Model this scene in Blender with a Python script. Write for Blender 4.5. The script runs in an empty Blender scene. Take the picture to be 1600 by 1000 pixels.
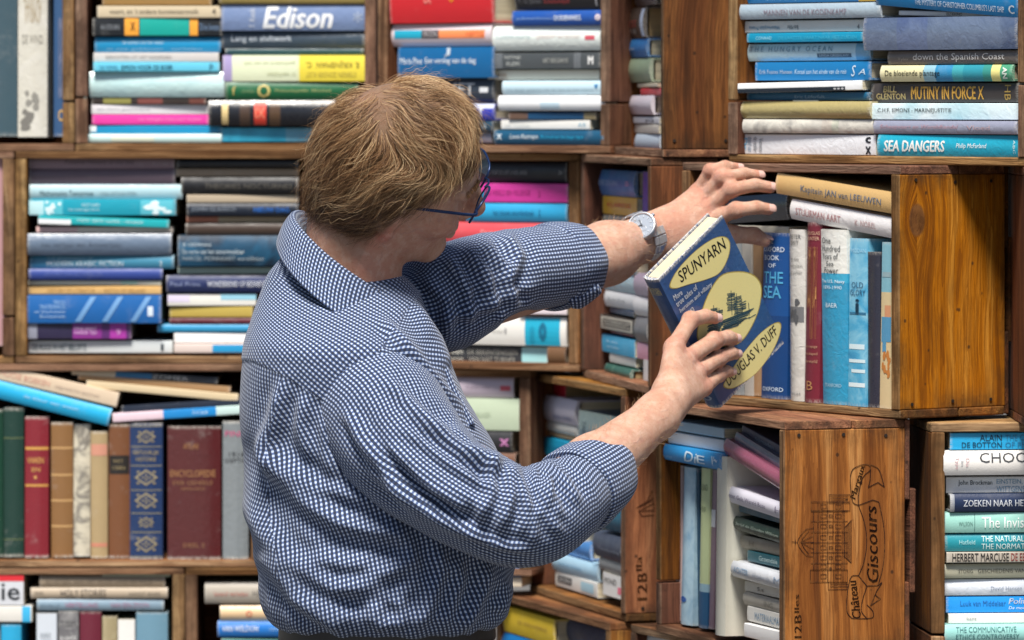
import bpy, bmesh, math, random
import numpy as np
from mathutils import Vector, Matrix

# ------------------------------------------------------------------ camera, sky, sun, exposure
S = bpy.context.scene
COL = S.collection
F, CX, HY, ZC = 8000.0, 800.0, 160.0, 1.65      # focal length (px of the 1600 px photograph), principal point, eye height
cam_d = bpy.data.cameras.new('camera'); cam = bpy.data.objects.new('camera', cam_d); COL.objects.link(cam)
cam.location = (0, 0, ZC); cam.rotation_euler = (math.radians(90), 0, 0)
cam_d.sensor_width = 36; cam_d.lens = F/1600*36; cam_d.shift_y = -(500-HY)/1600
cam_d.clip_start = 0.1; cam_d.clip_end = 3000
cam_d.dof.use_dof = True; cam_d.dof.focus_distance = 6.62; cam_d.dof.aperture_fstop = 6.3
S.camera = cam
SUN_EL, SUN_AZ = 60.0, 7.0                      # elevation; azimuth of the sun, degrees to the left of "behind the camera"
w = bpy.data.worlds.new('World'); S.world = w; w.use_nodes = True
nt = w.node_tree; bg = nt.nodes['Background']
sky = nt.nodes.new('ShaderNodeTexSky'); sky.sky_type = 'NISHITA'; sky.sun_disc = False
sky.sun_elevation = math.radians(SUN_EL); sky.sun_rotation = math.radians(180+SUN_AZ)
sky.air_density = 1.0; sky.dust_density = 1.0; sky.ozone_density = 1.0
nt.links.new(sky.outputs[0], bg.inputs[0]); bg.inputs[1].default_value = 0.062
sun_d = bpy.data.lights.new('sun', 'SUN'); sun = bpy.data.objects.new('sun', sun_d); COL.objects.link(sun)
sun_d.energy = 5.0; sun_d.angle = math.radians(16); sun_d.color = (1.0, 0.95, 0.88)
_e, _a = math.radians(SUN_EL), math.radians(SUN_AZ)
_to = Vector((-math.sin(_a)*math.cos(_e), -math.cos(_a)*math.cos(_e), math.sin(_e)))
sun.rotation_euler = (-_to).to_track_quat('-Z', 'Y').to_euler()
S.view_settings.view_transform = 'Standard'; S.view_settings.look = 'None'
S.view_settings.exposure = 0.47; S.view_settings.gamma = 1.0
S.cycles.max_bounces = 6; S.cycles.use_denoising = True

random.seed(7); RNG = np.random.default_rng(7)

# ------------------------------------------------------------------ helpers
def W(px, py, Y): return Vector(((px-CX)/F*Y, Y, ZC-(py-HY)/F*Y))
def proj(v):                                     # world array (n,3) -> photograph pixels
    return CX+v[:,0]/v[:,1]*F, HY+(ZC-v[:,2])/v[:,1]*F
def lin(h):
    h = h.lstrip('#'); c = [int(h[i:i+2],16)/255 for i in (0,2,4)]
    return tuple((x/12.92 if x <= .04045 else ((x+.055)/1.055)**2.4) for x in c)+(1.0,)
def empty(name, label, cat, loc, group=None, rot=None):
    o = bpy.data.objects.new(name, None); COL.objects.link(o); o.location = loc
    o.empty_display_size = .05
    if rot is not None: o.rotation_euler = rot
    o['label'] = label; o['category'] = cat
    if group: o['group'] = group
    return o
def mesh_obj(name, V, Fc, mat, parent=None, mw=None, smooth=False, sharp=None, kind=None):
    me = bpy.data.meshes.new(name)
    me.from_pydata([tuple(v) for v in V], [], Fc); me.update()
    return link_mesh(name, me, mat, parent, mw, smooth, sharp, kind)
def link_mesh(name, me, mat, parent=None, mw=None, smooth=False, sharp=None, kind=None):
    o = bpy.data.objects.new(name, me); COL.objects.link(o)
    if mat and not me.materials: me.materials.append(mat)
    if smooth:
        me.polygons.foreach_set('use_smooth', [True]*len(me.polygons))
        if sharp: me.set_sharp_from_angle(angle=sharp)
    if parent is not None:
        o.parent = parent
        o.matrix_parent_inverse = Matrix.Identity(4)
        if mw is not None: o.matrix_basis = parent.matrix_basis.inverted() @ mw if parent.parent is None else (parent.parent.matrix_basis @ parent.matrix_basis).inverted() @ mw
    elif mw is not None: o.matrix_basis = mw
    if kind: o['kind'] = kind
    return o
def box_geo(x0, x1, y0, y1, z0, z1, b=0.0):
    """box with chamfered edges (24 vertices)"""
    if b <= 0:
        V = [(x,y,z) for x in (x0,x1) for y in (y0,y1) for z in (z0,z1)]
        return V, [(0,1,3,2),(4,6,7,5),(0,4,5,1),(2,3,7,6),(0,2,6,4),(1,5,7,3)]
    V = []; idx = {}
    for sx in (0,1):
        for sy in (0,1):
            for sz in (0,1):
                X, Yy, Z = (x0,x1)[sx], (y0,y1)[sy], (z0,z1)[sz]
                dx, dy, dz = (b,-b)[sx], (b,-b)[sy], (b,-b)[sz]
                idx[sx,sy,sz,'x'] = len(V); V.append((X, Yy+dy, Z+dz))
                idx[sx,sy,sz,'y'] = len(V); V.append((X+dx, Yy, Z+dz))
                idx[sx,sy,sz,'z'] = len(V); V.append((X+dx, Yy+dy, Z))
    Fc = []
    cyc = [(0,0),(1,0),(1,1),(0,1)]
    for s in (0,1):
        Fc.append([idx[s,a,b_,'x'] for a,b_ in cyc]); Fc.append([idx[a,s,b_,'y'] for a,b_ in cyc]); Fc.append([idx[a,b_,s,'z'] for a,b_ in cyc])
    for a in (0,1):
        for c in (0,1):
            Fc.append([idx[a,c,0,'x'],idx[a,c,1,'x'],idx[a,c,1,'y'],idx[a,c,0,'y']])
            Fc.append([idx[a,0,c,'x'],idx[a,1,c,'x'],idx[a,1,c,'z'],idx[a,0,c,'z']])
            Fc.append([idx[0,a,c,'y'],idx[1,a,c,'y'],idx[1,a,c,'z'],idx[0,a,c,'z']])
            for e in (0,1): pass
    for k in [(a,b_,c) for a in (0,1) for b_ in (0,1) for c in (0,1)]:
        Fc.append([idx[k+('x',)], idx[k+('y',)], idx[k+('z',)]])
    return V, Fc
def fix_normals(me):
    import bmesh
    bm = bmesh.new(); bm.from_mesh(me); bmesh.ops.recalc_face_normals(bm, faces=bm.faces); bm.to_mesh(me); bm.free()
_TXT = {}
def text_geo(s, shear=0.0, bold=0.0):
    """flat lettering as arrays; normalised to a unit box (x 0..w/h, y 0..1)"""
    k = (s, shear, bold)
    if k not in _TXT:
        cu = bpy.data.curves.new('t', 'FONT'); cu.body = s; cu.size = 1; cu.shear = shear; cu.resolution_u = 2
        ob = bpy.data.objects.new('t', cu); me = ob.to_mesh()
        bm = bmesh.new(); bm.from_mesh(me)                       # cut into strips so that letters can follow a rounded spine
        if len(bm.verts):
            ys = [q.co.y for q in bm.verts]; xs = [q.co.x for q in bm.verts]; y0, y1, x0, x1 = min(ys), max(ys), min(xs), max(xs)
            cuts = [(0, y0+(y1-y0)*f_, 0, 1) for f_ in (.17,.34,.5,.66,.83)]+[(x0+(x1-x0)*f_/8, 0, 1, 0) for f_ in range(1,8)]
            for cx_, cy_, nx_, ny_ in cuts: bmesh.ops.bisect_plane(bm, geom=bm.verts[:]+bm.edges[:]+bm.faces[:], plane_co=(cx_,cy_,0), plane_no=(nx_,ny_,0))
        ob.to_mesh_clear(); me = bpy.data.meshes.new('t'); bm.to_mesh(me); bm.free()
        n = len(me.vertices); v = np.zeros(n*3); me.vertices.foreach_get('co', v); v = v.reshape(-1,3)[:,:2]
        f = [tuple(p.vertices) for p in me.polygons]
        bpy.data.meshes.remove(me); bpy.data.objects.remove(ob); bpy.data.curves.remove(cu)
        if n and bold > 0:                                       # heavier letters: shifted copies, each a hair above the last
            f0 = f; vs = [v+np.array([dx, dy]) for dx, dy in ((0,0),(bold,0),(-bold,0),(0,bold*.6),(0,-bold*.6))]
            f = [tuple(i+k*n for i in q) for k in range(5) for q in f0]; v = np.concatenate(vs)
        if n: lo, hi = v.min(0), v.max(0); v = (v-lo)/np.maximum(hi-lo, 1e-6)
        _TXT[k] = (v, f)
    return _TXT[k]

# ------------------------------------------------------------------ materials
class NT:
    def __init__(s, name):
        s.m = bpy.data.materials.new(name); s.m.use_nodes = True; s.t = s.m.node_tree
        s.b = s.t.nodes['Principled BSDF']
    def n(s, typ, *ins, **kw):
        nd = s.t.nodes.new('ShaderNode'+typ)
        for k, v in kw.items():
            if k == 'inp':
                for kk, vv in v.items(): s.set(nd.inputs[kk], vv)
            else: setattr(nd, k, v)
        for i, v in enumerate(ins):
            if v is not None: s.set(nd.inputs[i], v)
        return nd
    def set(s, sock, v):
        if hasattr(v, 'outputs'): v = v.outputs[0]
        if isinstance(v, bpy.types.NodeSocket): s.t.links.new(v, sock)
        else:
            if sock.type == 'VECTOR' and isinstance(v, (int,float)): v = (v,v,v)
            sock.default_value = v
    def math(s, op, a, b=0.0, c=0.0): return s.n('Math', a, b, c, operation=op)
    def vm(s, op, a, b): return s.n('VectorMath', a, b, operation=op)
    def noise(s, vec, scale, detail=3, rough=.55, dist=0.0):
        return s.n('TexNoise', inp={'Vector':vec,'Scale':scale,'Detail':detail,'Roughness':rough,'Distortion':dist})
    def ramp(s, fac, stops, interp='LINEAR'):
        r = s.n('ValToRGB', fac); r.color_ramp.interpolation = interp
        e = r.color_ramp.elements
        while len(e) > 1: e.remove(e[-1])
        e[0].position = stops[0][0]; e[0].color = stops[0][1]
        for p, c in stops[1:]: x = e.new(p); x.color = c
        return r
    def mix(s, fac, a, b, blend='MIX'):
        m = s.n('Mix', data_type='RGBA', blend_type=blend)
        s.set(m.inputs[0], fac); s.set(m.inputs[6], a); s.set(m.inputs[7], b)
        return m.outputs[2]
    def bump(s, h, strength=.3, dist=.001):
        b = s.n('Bump', inp={'Strength':strength,'Distance':dist,'Height':h}); s.set(s.b.inputs['Normal'], b); return b
    def pr(s, **kw):
        for k, v in kw.items(): s.set(s.b.inputs[k.replace('_',' ')], v)
        return s.m
def g(v): return (v,v,v,1)

def wood(name, dark, mid, light, stain=.5, knots=(), rough=.75):
    t = NT(name)
    tc = t.n('TexCoord').outputs['Object']; oi = t.n('ObjectInfo').outputs['Random']
    off = t.vm('SCALE', (13.7, 7.1, 3.3), 0); t.set(off.inputs['Scale'], t.math('MULTIPLY', oi, 40))
    pos = t.vm('ADD', tc, off)
    sx = t.n('SeparateXYZ', tc)
    warp = t.noise(pos, 5, 2)
    wv = t.vm('MULTIPLY', t.vm('SUBTRACT', warp.outputs[1], (.5,.5,.5)), (.0, .02, .02))
    p2 = t.vm('ADD', pos, wv)
    kfac = None
    for kx, kz, kr in knots:
        d = t.math('SQRT', t.math('ADD', t.math('POWER', t.math('MULTIPLY', t.math('SUBTRACT', sx.outputs[0], kx), .62), 2), t.math('POWER', t.math('SUBTRACT', sx.outputs[2], kz), 2)))
        push = t.math('MULTIPLY', t.math('EXPONENT', t.math('MULTIPLY', t.math('DIVIDE', d, kr*2.0), -1.6)), .05)
        sgn = t.math('SIGN', t.math('SUBTRACT', sx.outputs[2], kz))
        cv = t.n('CombineXYZ', 0, 0, t.math('MULTIPLY', push, sgn))
        p2 = t.vm('SUBTRACT', p2, cv)
        kf = t.math('SMOOTH_MIN', 1, 0); kf = t.n('MapRange', d, kr*1.05, kr*.85, 0, 1)
        kfac = kf if kfac is None else t.math('MAXIMUM', kfac, kf)
    gr = t.noise(t.vm('MULTIPLY', p2, (1.3, 34, 34)), 1, 4, .6, .8)
    rings = t.math('FRACT', t.math('MULTIPLY', gr, 7))
    fine = t.noise(t.vm('MULTIPLY', p2, (9, 420, 420)), 1, 3, .65)
    big = t.noise(t.vm('MULTIPLY', pos, (4, 9, 9)), 1, 5, .65)
    col = t.ramp(gr, [(.3, lin(dark)), (.47, lin(mid)), (.62, lin(light)), (.75, lin(mid))])
    col = t.mix(t.math('MULTIPLY', t.math('POWER', rings, 5), .6), col, lin(dark))
    streak = t.noise(t.vm('MULTIPLY', p2, (1.1, 75, 75)), 1, 2, .5)
    col = t.mix(t.n('MapRange', streak, .63, .72, 0, .7), col, t.mix(.6, lin(dark), (.02,.01,.006,1)))
    col = t.mix(t.n('MapRange', fine, .35, .62, .6, 0), col, lin(dark))
    col = t.mix(t.n('MapRange', big, .52, .76, 0, stain), col, (.035,.02,.012,1))
    gx = t.n('SeparateXYZ', t.n('TexCoord').outputs['Generated'])
    def edge(o): return t.math('ABSOLUTE', t.math('SUBTRACT', gx.outputs[o], .5))
    ends = t.math('MAXIMUM', t.n('MapRange', edge(0), .40, .5, 0, 1), t.n('MapRange', edge(2), .36, .5, 0, .8))
    dn = t.noise(t.vm('MULTIPLY', pos, (9, 9, 9)), 2, 5, .7)
    col = t.mix(t.math('MULTIPLY', t.math('MULTIPLY', ends, t.n('MapRange', dn, .38, .62, 0, 1)), .85), col, (.045,.024,.012,1))
    # small nail holes / spots
    sp = t.n('TexVoronoi', inp={'Vector':t.vm('MULTIPLY', pos, (1,1.2,1.2)),'Scale':26.0,'Randomness':1.0})
    col = t.mix(t.n('MapRange', sp, .09, .05, 0, .75), col, (.02,.012,.008,1))
    if kfac is not None:
        kr_ = t.noise(t.vm('MULTIPLY', pos, (60,60,60)), 1, 3)
        col = t.mix(t.math('MULTIPLY', kfac, .85), col, t.ramp(kr_, [(.3,(.05,.02,.012,1)),(.7,(.16,.07,.035,1))]))
    hv = t.n('HueSaturation', inp={'Color':col,'Hue':t.n('MapRange', oi, 0, 1, .488, .508),'Saturation':t.n('MapRange', oi, 0, 1, .85, 1.1),'Value':t.n('MapRange', t.math('FRACT', t.math('MULTIPLY', oi, 17)), 0, 1, .72, 1.2)})
    t.bump(t.math('ADD', t.math('MULTIPLY', fine, .9), gr), .7, .0022)
    return t.pr(Base_Color=hv, Roughness=t.n('MapRange', big, .3, .7, rough+.02, min(rough+.2, 1)), Specular_IOR_Level=.18)
M = {}
M['wood'] = wood('crate_wood', '#53301a', '#946038', '#b07c4a', .7)
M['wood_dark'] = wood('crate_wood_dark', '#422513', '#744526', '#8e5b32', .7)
M['wood_orange'] = wood('crate_wood_orange', '#6b3a18', '#aa6b35', '#c38a52', .5)
M['wood_knot'] = wood('crate_wood_knotted', '#693618', '#ac6935', '#c4874c', .55, knots=((.095, .060, .0140),))
M['wood_raw'] = wood('crate_wood_raw', '#8a6238', '#cda06a', '#e6c490', .25)
M['wood_edge'] = wood('crate_wood_cut_edge', '#553722', '#957050', '#b3936e', .9, rough=.85)
def paper(name, c1, c2):
    t = NT(name); tc = t.n('TexCoord').outputs['Object']
    n1 = t.noise(t.vm('MULTIPLY', tc, (3, 3, 900)), 1, 2); n2 = t.noise(tc, 30, 3)
    c = t.mix(n2, lin(c1), lin(c2)); c = t.mix(t.n('MapRange', n1, .35, .6, .45, 0), c, (.16,.12,.08,1))
    t.bump(n1, .4, .0006)
    return t.pr(Base_Color=c, Roughness=.9)
M['pages'] = [paper('page_edges', '#d8cfb8', '#c9bb98'), paper('page_edges_white', '#e4e0d6', '#d4cdbd'), paper('page_edges_aged', '#b59a6c', '#94774c')]
_plain = {}
def plain(h, rough=.5, name='print_ink', metal=0.0):
    k = (h, rough, metal)
    if k not in _plain:
        t = NT(name); _plain[k] = t.pr(Base_Color=lin(h), Roughness=rough, Metallic=metal)
    return _plain[k]
def ink(h):
    k = (h, 'ink')
    if k not in _plain:
        t = NT('worn_ink'); tc = t.n('TexCoord').outputs['Object']
        n = t.noise(tc, 700, 2); c = lin(h)
        _plain[k] = t.pr(Base_Color=t.mix(t.n('MapRange', n, .55, .75, 0, .35), c, tuple(x*.55+.12 for x in c[:3])+(1,)), Roughness=.5)
    return _plain[k]
_bm = {}
def bookmat(base, bands=(), art=None, gloss=.45, wrap=0.0, wear=.5):
    """cover material: colour bands along the spine, mottled print, scuffs, optional clear plastic wrap"""
    k = (base, tuple(bands), art, gloss, wrap, wear)
    if k in _bm: return _bm[k]
    t = NT('book_cover'); tc = t.n('TexCoord'); gen = tc.outputs['Generated']; ob = tc.outputs['Object']
    rnd = t.n('ObjectInfo').outputs['Random']
    obr = t.vm('ADD', ob, t.n('CombineXYZ', t.math('MULTIPLY', rnd, 31), t.math('MULTIPLY', rnd, 17), t.math('MULTIPLY', rnd, 9)))
    x = t.n('SeparateXYZ', gen).outputs[0]
    if bands:
        stops = []; cur = 0.0
        for a, b_, c in sorted(bands):
            if a > cur+1e-4: stops.append((cur, lin(base)))
            stops.append((max(a,0), lin(c))); cur = b_
        if cur < .999: stops.append((cur, lin(base)))
        if stops[0][0] > 0: stops.insert(0, (0, lin(base)))
        col = t.ramp(x, stops[:31], 'CONSTANT').outputs[0]
    else: col = lin(base)
    if art:
        cols, sc = art[:-1], art[-1]
        n = t.noise(obr, sc, 4, .6, .6)
        st = [(.30+.40*i/max(len(cols)-1,1), lin(c)) for i, c in enumerate(cols)]
        col = t.mix(.85, col, t.ramp(n, st))
    n1 = t.noise(obr, 26, 5, .7); n2 = t.noise(obr, 420, 3)
    sc_ = t.noise(t.vm('MULTIPLY', obr, (1, 3, 3)), 160, 4, .75)
    col = t.mix(t.n('MapRange', n1, .3, .7, 0, .22*wear), col, t.mix(1.0, col, (.62,.58,.52,1), 'MULTIPLY'))
    col = t.mix(t.n('MapRange', n1, .6, .8, 0, .22*wear), col, (.72,.69,.64,1))
    col = t.mix(t.n('MapRange', sc_, .68, .76, 0, .5*wear), col, (.75,.72,.66,1))
    n4 = t.noise(obr, 75, 3, .5, 1.2)
    t.bump(t.math('ADD', t.math('MULTIPLY', n4 if wrap else n1, 2.2), t.math('MULTIPLY', n2, .25 if wrap else .6)), .3+.4*(wrap>0), .0008 if not wrap else .0006)
    we = t.math('MULTIPLY', t.n('MapRange', t.math('ABSOLUTE', t.math('SUBTRACT', x, .5)), .475, .5, 0, 1), t.n('MapRange', sc_, .42, .56, 0, .8*wear))
    col = t.mix(we, col, (.68,.64,.57,1))
    t.pr(Base_Color=col, Roughness=t.n('MapRange', n1, .3, .7, max(gloss-.12,.05), gloss+.14))
    if wrap: t.pr(Coat_Weight=wrap, Coat_Roughness=.12)
    _bm[k] = t.m
    return t.m
# ------------------------------------------------------------------ ground
t = NT('paving'); tc = t.n('TexCoord').outputs['Object']
bk = t.n('TexBrick', inp={'Vector':tc,'Scale':3.0,'Color1':(.12,.11,.10,1),'Color2':(.15,.14,.125,1),'Mortar':(.10,.09,.08,1),'Mortar Size':.02})
pav = t.pr(Base_Color=t.mix(t.noise(tc, 4, 5), bk.outputs[0], (.11,.105,.10,1)), Roughness=.85)
mesh_obj('ground', [(-400,-400,0),(400,-400,0),(400,400,0),(-400,400,0)], [(0,1,2,3)], pav, kind='structure')

# ------------------------------------------------------------------ crates
UP = Vector((0,0,1))
class Plane:
    """vertical plane through P with horizontal direction u (to the viewer's right)"""
    def __init__(s, P, u): s.P = Vector(P); s.u = Vector(u).normalized(); s.n = Vector((-s.u.y, s.u.x, 0))   # n points away from the viewer
    def at(s, px, py, inset=0.0):
        d = Vector(((px-CX)/F, 1, -(py-HY)/F)); o = s.P + s.n*inset; C0 = Vector((0,0,ZC))
        t_ = (o-C0).dot(s.n)/d.dot(s.n); q = C0+d*t_
        return (q-s.P).dot(s.u), q.z, q
    def w(s, a, z, inset=0.0):
        q = s.P + s.u*a + s.n*inset; return Vector((q.x, q.y, z))
CR = {}
TS, TB = .018, .0115
def plank(parent, mw, L, D, H, mat, b=.0014, nm='plank', edge=None):
    """board, local x = grain"""
    V, Fc = box_geo(-L/2, L/2, -D/2, D/2, -H/2, H/2, b)
    V = [(x+random.uniform(-.0004,.0004), y+random.uniform(-.0005,.0005), z+random.uniform(-.0004,.0004)) for x,y,z in V]
    me = bpy.data.meshes.new(nm); me.from_pydata(V, [], Fc); fix_normals(me)
    if edge is not None:                                        # the sawn front edge is paler than the faces
        me.materials.append(mat); me.materials.append(M['wood_edge']); e = Vector(edge)
        for p in me.polygons: p.material_index = 1 if p.normal.dot(e) > .6 else 0
    return link_mesh(nm, me, mat, parent, mw)
def crate(key, label, FL, FR, z0, z1, depth=.18, split=(.22,.2), mats=None, back=True):
    """FL, FR: (px, distance) of the front corners; z0/z1: metres below the camera of its top and bottom"""
    A = W(FL[0], HY, FL[1]); B = W(FR[0], HY, FR[1]); A.z = B.z = 0
    pl = Plane(A, B-A); wd = (B-A).length; top, bot = ZC-z0, ZC-z1
    root = empty('wine_crate', label, 'crate', pl.w(wd/2, bot, depth/2), 'wooden wine crates stacked as shelves')
    root.rotation_euler = (0, 0, math.atan2(pl.u.y, pl.u.x)); root.matrix_basis = Matrix.Translation(root.location) @ root.rotation_euler.to_matrix().to_4x4()
    R = Matrix((pl.u, pl.n, UP)).transposed().to_4x4()          # x along the front, y inwards, z up
    Rv = Matrix((UP, pl.n, -pl.u)).transposed().to_4x4()         # x up (grain), y inwards, z to the left
    Rv2 = Matrix((UP, -pl.u, -pl.n)).transposed().to_4x4()
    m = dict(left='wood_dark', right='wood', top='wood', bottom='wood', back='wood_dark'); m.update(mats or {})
    def put(Rm, a, d, z): return Matrix.Translation(pl.w(a, z, d)) @ Rm
    parts = {}
    for side, a, sp in (('left', TS/2, split[0]), ('right', wd-TS/2, split[1])):
        H = top-bot-2*TB; zb = bot+TB; mm = M[m[side]]
        # a side is one end panel, or two planks with an open joint
        cuts = [(0, H)] if sp <= 0 else [(0, H*sp-.0015), (H*sp+.0015, H)]
        for c0, c1 in cuts:
            Lm = c1-c0
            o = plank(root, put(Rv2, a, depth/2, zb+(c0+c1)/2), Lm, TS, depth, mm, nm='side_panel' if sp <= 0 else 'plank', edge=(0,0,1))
            parts.setdefault(side, []).append(o)
    for side, z in (('top', top-TB/2), ('bottom', bot+TB/2)):
        d0 = 0.0
        for k, dd in enumerate((depth*.56, depth*.44)):
            j = random.uniform(-.0015, .002) if k == 0 else 0
            o = plank(root, put(R, wd/2, d0+dd/2+j, z), wd, dd-.002, TB, M[m[side]], edge=(0,-1,0) if k == 0 else None)
            parts.setdefault(side, []).append(o); d0 += dd
    if back:
        H = (top-bot)/3
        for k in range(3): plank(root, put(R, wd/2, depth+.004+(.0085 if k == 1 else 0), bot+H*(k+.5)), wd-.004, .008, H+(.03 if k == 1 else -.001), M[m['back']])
    CR[key] = dict(pl=pl, w=wd, root=root, top=top, bot=bot, depth=depth, parts=parts)
    return CR[key]
YW = 7.92
crate('A', 'crate in the top left corner holding three dark and pale upright books', (-380,YW), (116,YW), -.271, .0752, split=(.2,.2))
crate('B', 'crate above the man\'s hair on the left with two tall book stacks', (118,YW), (588,YW), -.271, .0752, split=(.22,.2))
crate('C', 'crate just right of the man\'s head holding the red book', (590,YW), (953,7.66), -.266, .0765, split=(.22,.2))
crate('D', 'narrow slanted crate at top centre with broad dark plank side', (953,7.72), (1036,7.25), -.262, .078, split=(.18,0), mats=dict(right='wood_dark'))
crate('E', 'top right crate full of blue and white sea books', (1137,7.10), (1606,6.70), -.26, .0836, split=(.23,.3))
crate('F', 'crate at the left edge beside the middle left crate, mostly cut off', (-470,YW), (22,YW), .0757, .404)
crate('G', 'middle left crate behind the man\'s back with two dark book stacks', (24,YW), (505,YW), .0757, .404, split=(0,.2), mats=dict(left='wood'))
crate('H', 'crate behind the man\'s stretched arm with pink and blue books', (507,7.93), (905,7.74), .0768, .4075, split=(.2,0))
crate('I', 'slanted crate beside the wristwatch with short book stacks', (908,7.72), (1016,7.25), .0785, .4145, split=(0,0), mats=dict(right='wood_dark'))
crate('J', 'crate the man reaches into, its knotty orange end panel facing out', (1065,7.17), (1405,6.76), .0838, .418, split=(.3,0), mats=dict(right='wood_knot', left='wood'))
crate('K', 'crate at the right edge beside the knotty panel, mostly cut off', (1606,6.65), (2100,6.65), .0842, .4235, depth=.33, split=(0,0), mats=dict(left='wood_dark'))
crate('L', 'lower left crate filled with old leather and cloth bindings', (-85,YW), (411,YW), .4045, .7187)
crate('M', 'bottom left crate with the red and white box-like book', (-190,YW), (288,YW), .7192, .95, mats=dict(right='wood_raw'))
crate('N', 'bottom crate beside the dark trousers holding a bright blue book', (290,YW), (768,YW), .7192, .95)
crate('O', 'crate behind the shirt front with a sage green book', (413,7.93), (829,7.80), .408, .722, split=(.2,.45))
crate('P', 'slanted crate behind the right forearm, its end stamped 12 B', (826,7.88), (976,7.42), .4155, .753, split=(.62,0), mats=dict(right='wood_orange'))
crate('Q', 'crate with a chateau drawing and curling banner stamped on its end', (1025,7.18), (1225,6.72), .419, .742, depth=.172, split=(.2,0), mats=dict(right='wood_orange'))
RX = W(1455,HY,6.757)
crate('R', 'bottom right crate filled with philosophy books, front facing out', (1455,6.757), (2040,6.801), .424, .79, split=(.22,.2), mats=dict(left='wood_dark', top='wood_raw'))
crate('S', 'bottom crate under the elbow holding a thick yellow book', (775,7.90), (953,7.42), .7545, .95, split=(.3,.3))
crate('T', 'bottom crate under the chateau crate, just its top showing', (985,7.30), (1262,6.80), .7435, .95)

# a low platform carries the lowest crates
def platform(pts, h):
    n = len(pts); V = [(x,y,0) for x,y in pts]+[(x,y,h) for x,y in pts]
    mesh_obj('platform', V, [tuple(range(n))[::-1], tuple(range(n,2*n))]+[(i,(i+1)%n,n+(i+1)%n,n+i) for i in range(n)], plain('#3a3028', .8), kind='structure')
def xy(px, Y): return ((px-CX)/F*Y, Y)
platform([xy(-190,7.93), xy(768,7.93), xy(775,7.91), xy(953,7.43), xy(985,7.31), xy(1262,6.81), (.62,6.88), (.75,7.6), (.3,8.2), (-1.0,8.2)], ZC-.951)
platform([xy(1455,6.765), xy(2040,6.81), (1.08,7.05), (.54,6.98)], ZC-.791)
# ------------------------------------------------------------------ books
def spine_s(v, T, b): return -b*(1-(2*v/T-1)**2)
def book_geo(Wd, T, D, hard, bul):
    th = .0024 if hard else .0006
    n = 8; prof = []
    if hard:
        e = .006
        prof += [(T, D), (T, e+.004), (T-.0009, e), (T, e-.004)]
        prof += [(T*(1-i/n), spine_s(T*(1-i/n), T, bul)+.0007) for i in range(n+1)]
        prof += [(0, e-.004), (.0009, e), (0, e+.004), (0, D)]
        inn = [(T-th, D), (T-th, e)] + [(th+(T-2*th)*(1-i/n), max(spine_s(T*(1-i/n), T, bul)+th+.001, th)) for i in range(n+1)] + [(th, e), (th, D)]
    else:
        prof += [(T, D), (T, .0012), (T-.0008, .0)] + [(T*(1-i/4), spine_s(T*(1-i/4), T, bul)) for i in range(1,4)] + [(.0008, 0), (0, .0012), (0, D)]
        inn = [(T-th, D), (T-th, th), (th, th), (th, D)]
    loop = prof + inn[::-1]; m_ = len(loop)
    V = [(0, d, v) for v, d in loop] + [(Wd, d, v) for v, d in loop]
    Fc = [(i, (i+1)%m_, (i+1)%m_+m_, i+m_) for i in range(m_)]
    # end caps as strips between outer and inner outline
    no, ni = len(prof), len(inn)
    for base, rev in ((0, False), (m_, True)):
        i = j = 0
        while i < no-1 or j < ni-1:
            a = base+i; b_ = base+no+(ni-1-j)
            if j >= ni-1 or (i < no-1 and (i+1)/(no-1) <= (j+1)/(ni-1)): tri = (a, b_, base+i+1); i += 1
            else: tri = (a, b_, base+no+(ni-2-j)); j += 1
            Fc.append(tri[::-1] if rev else tri)
    return V, Fc, th
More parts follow.
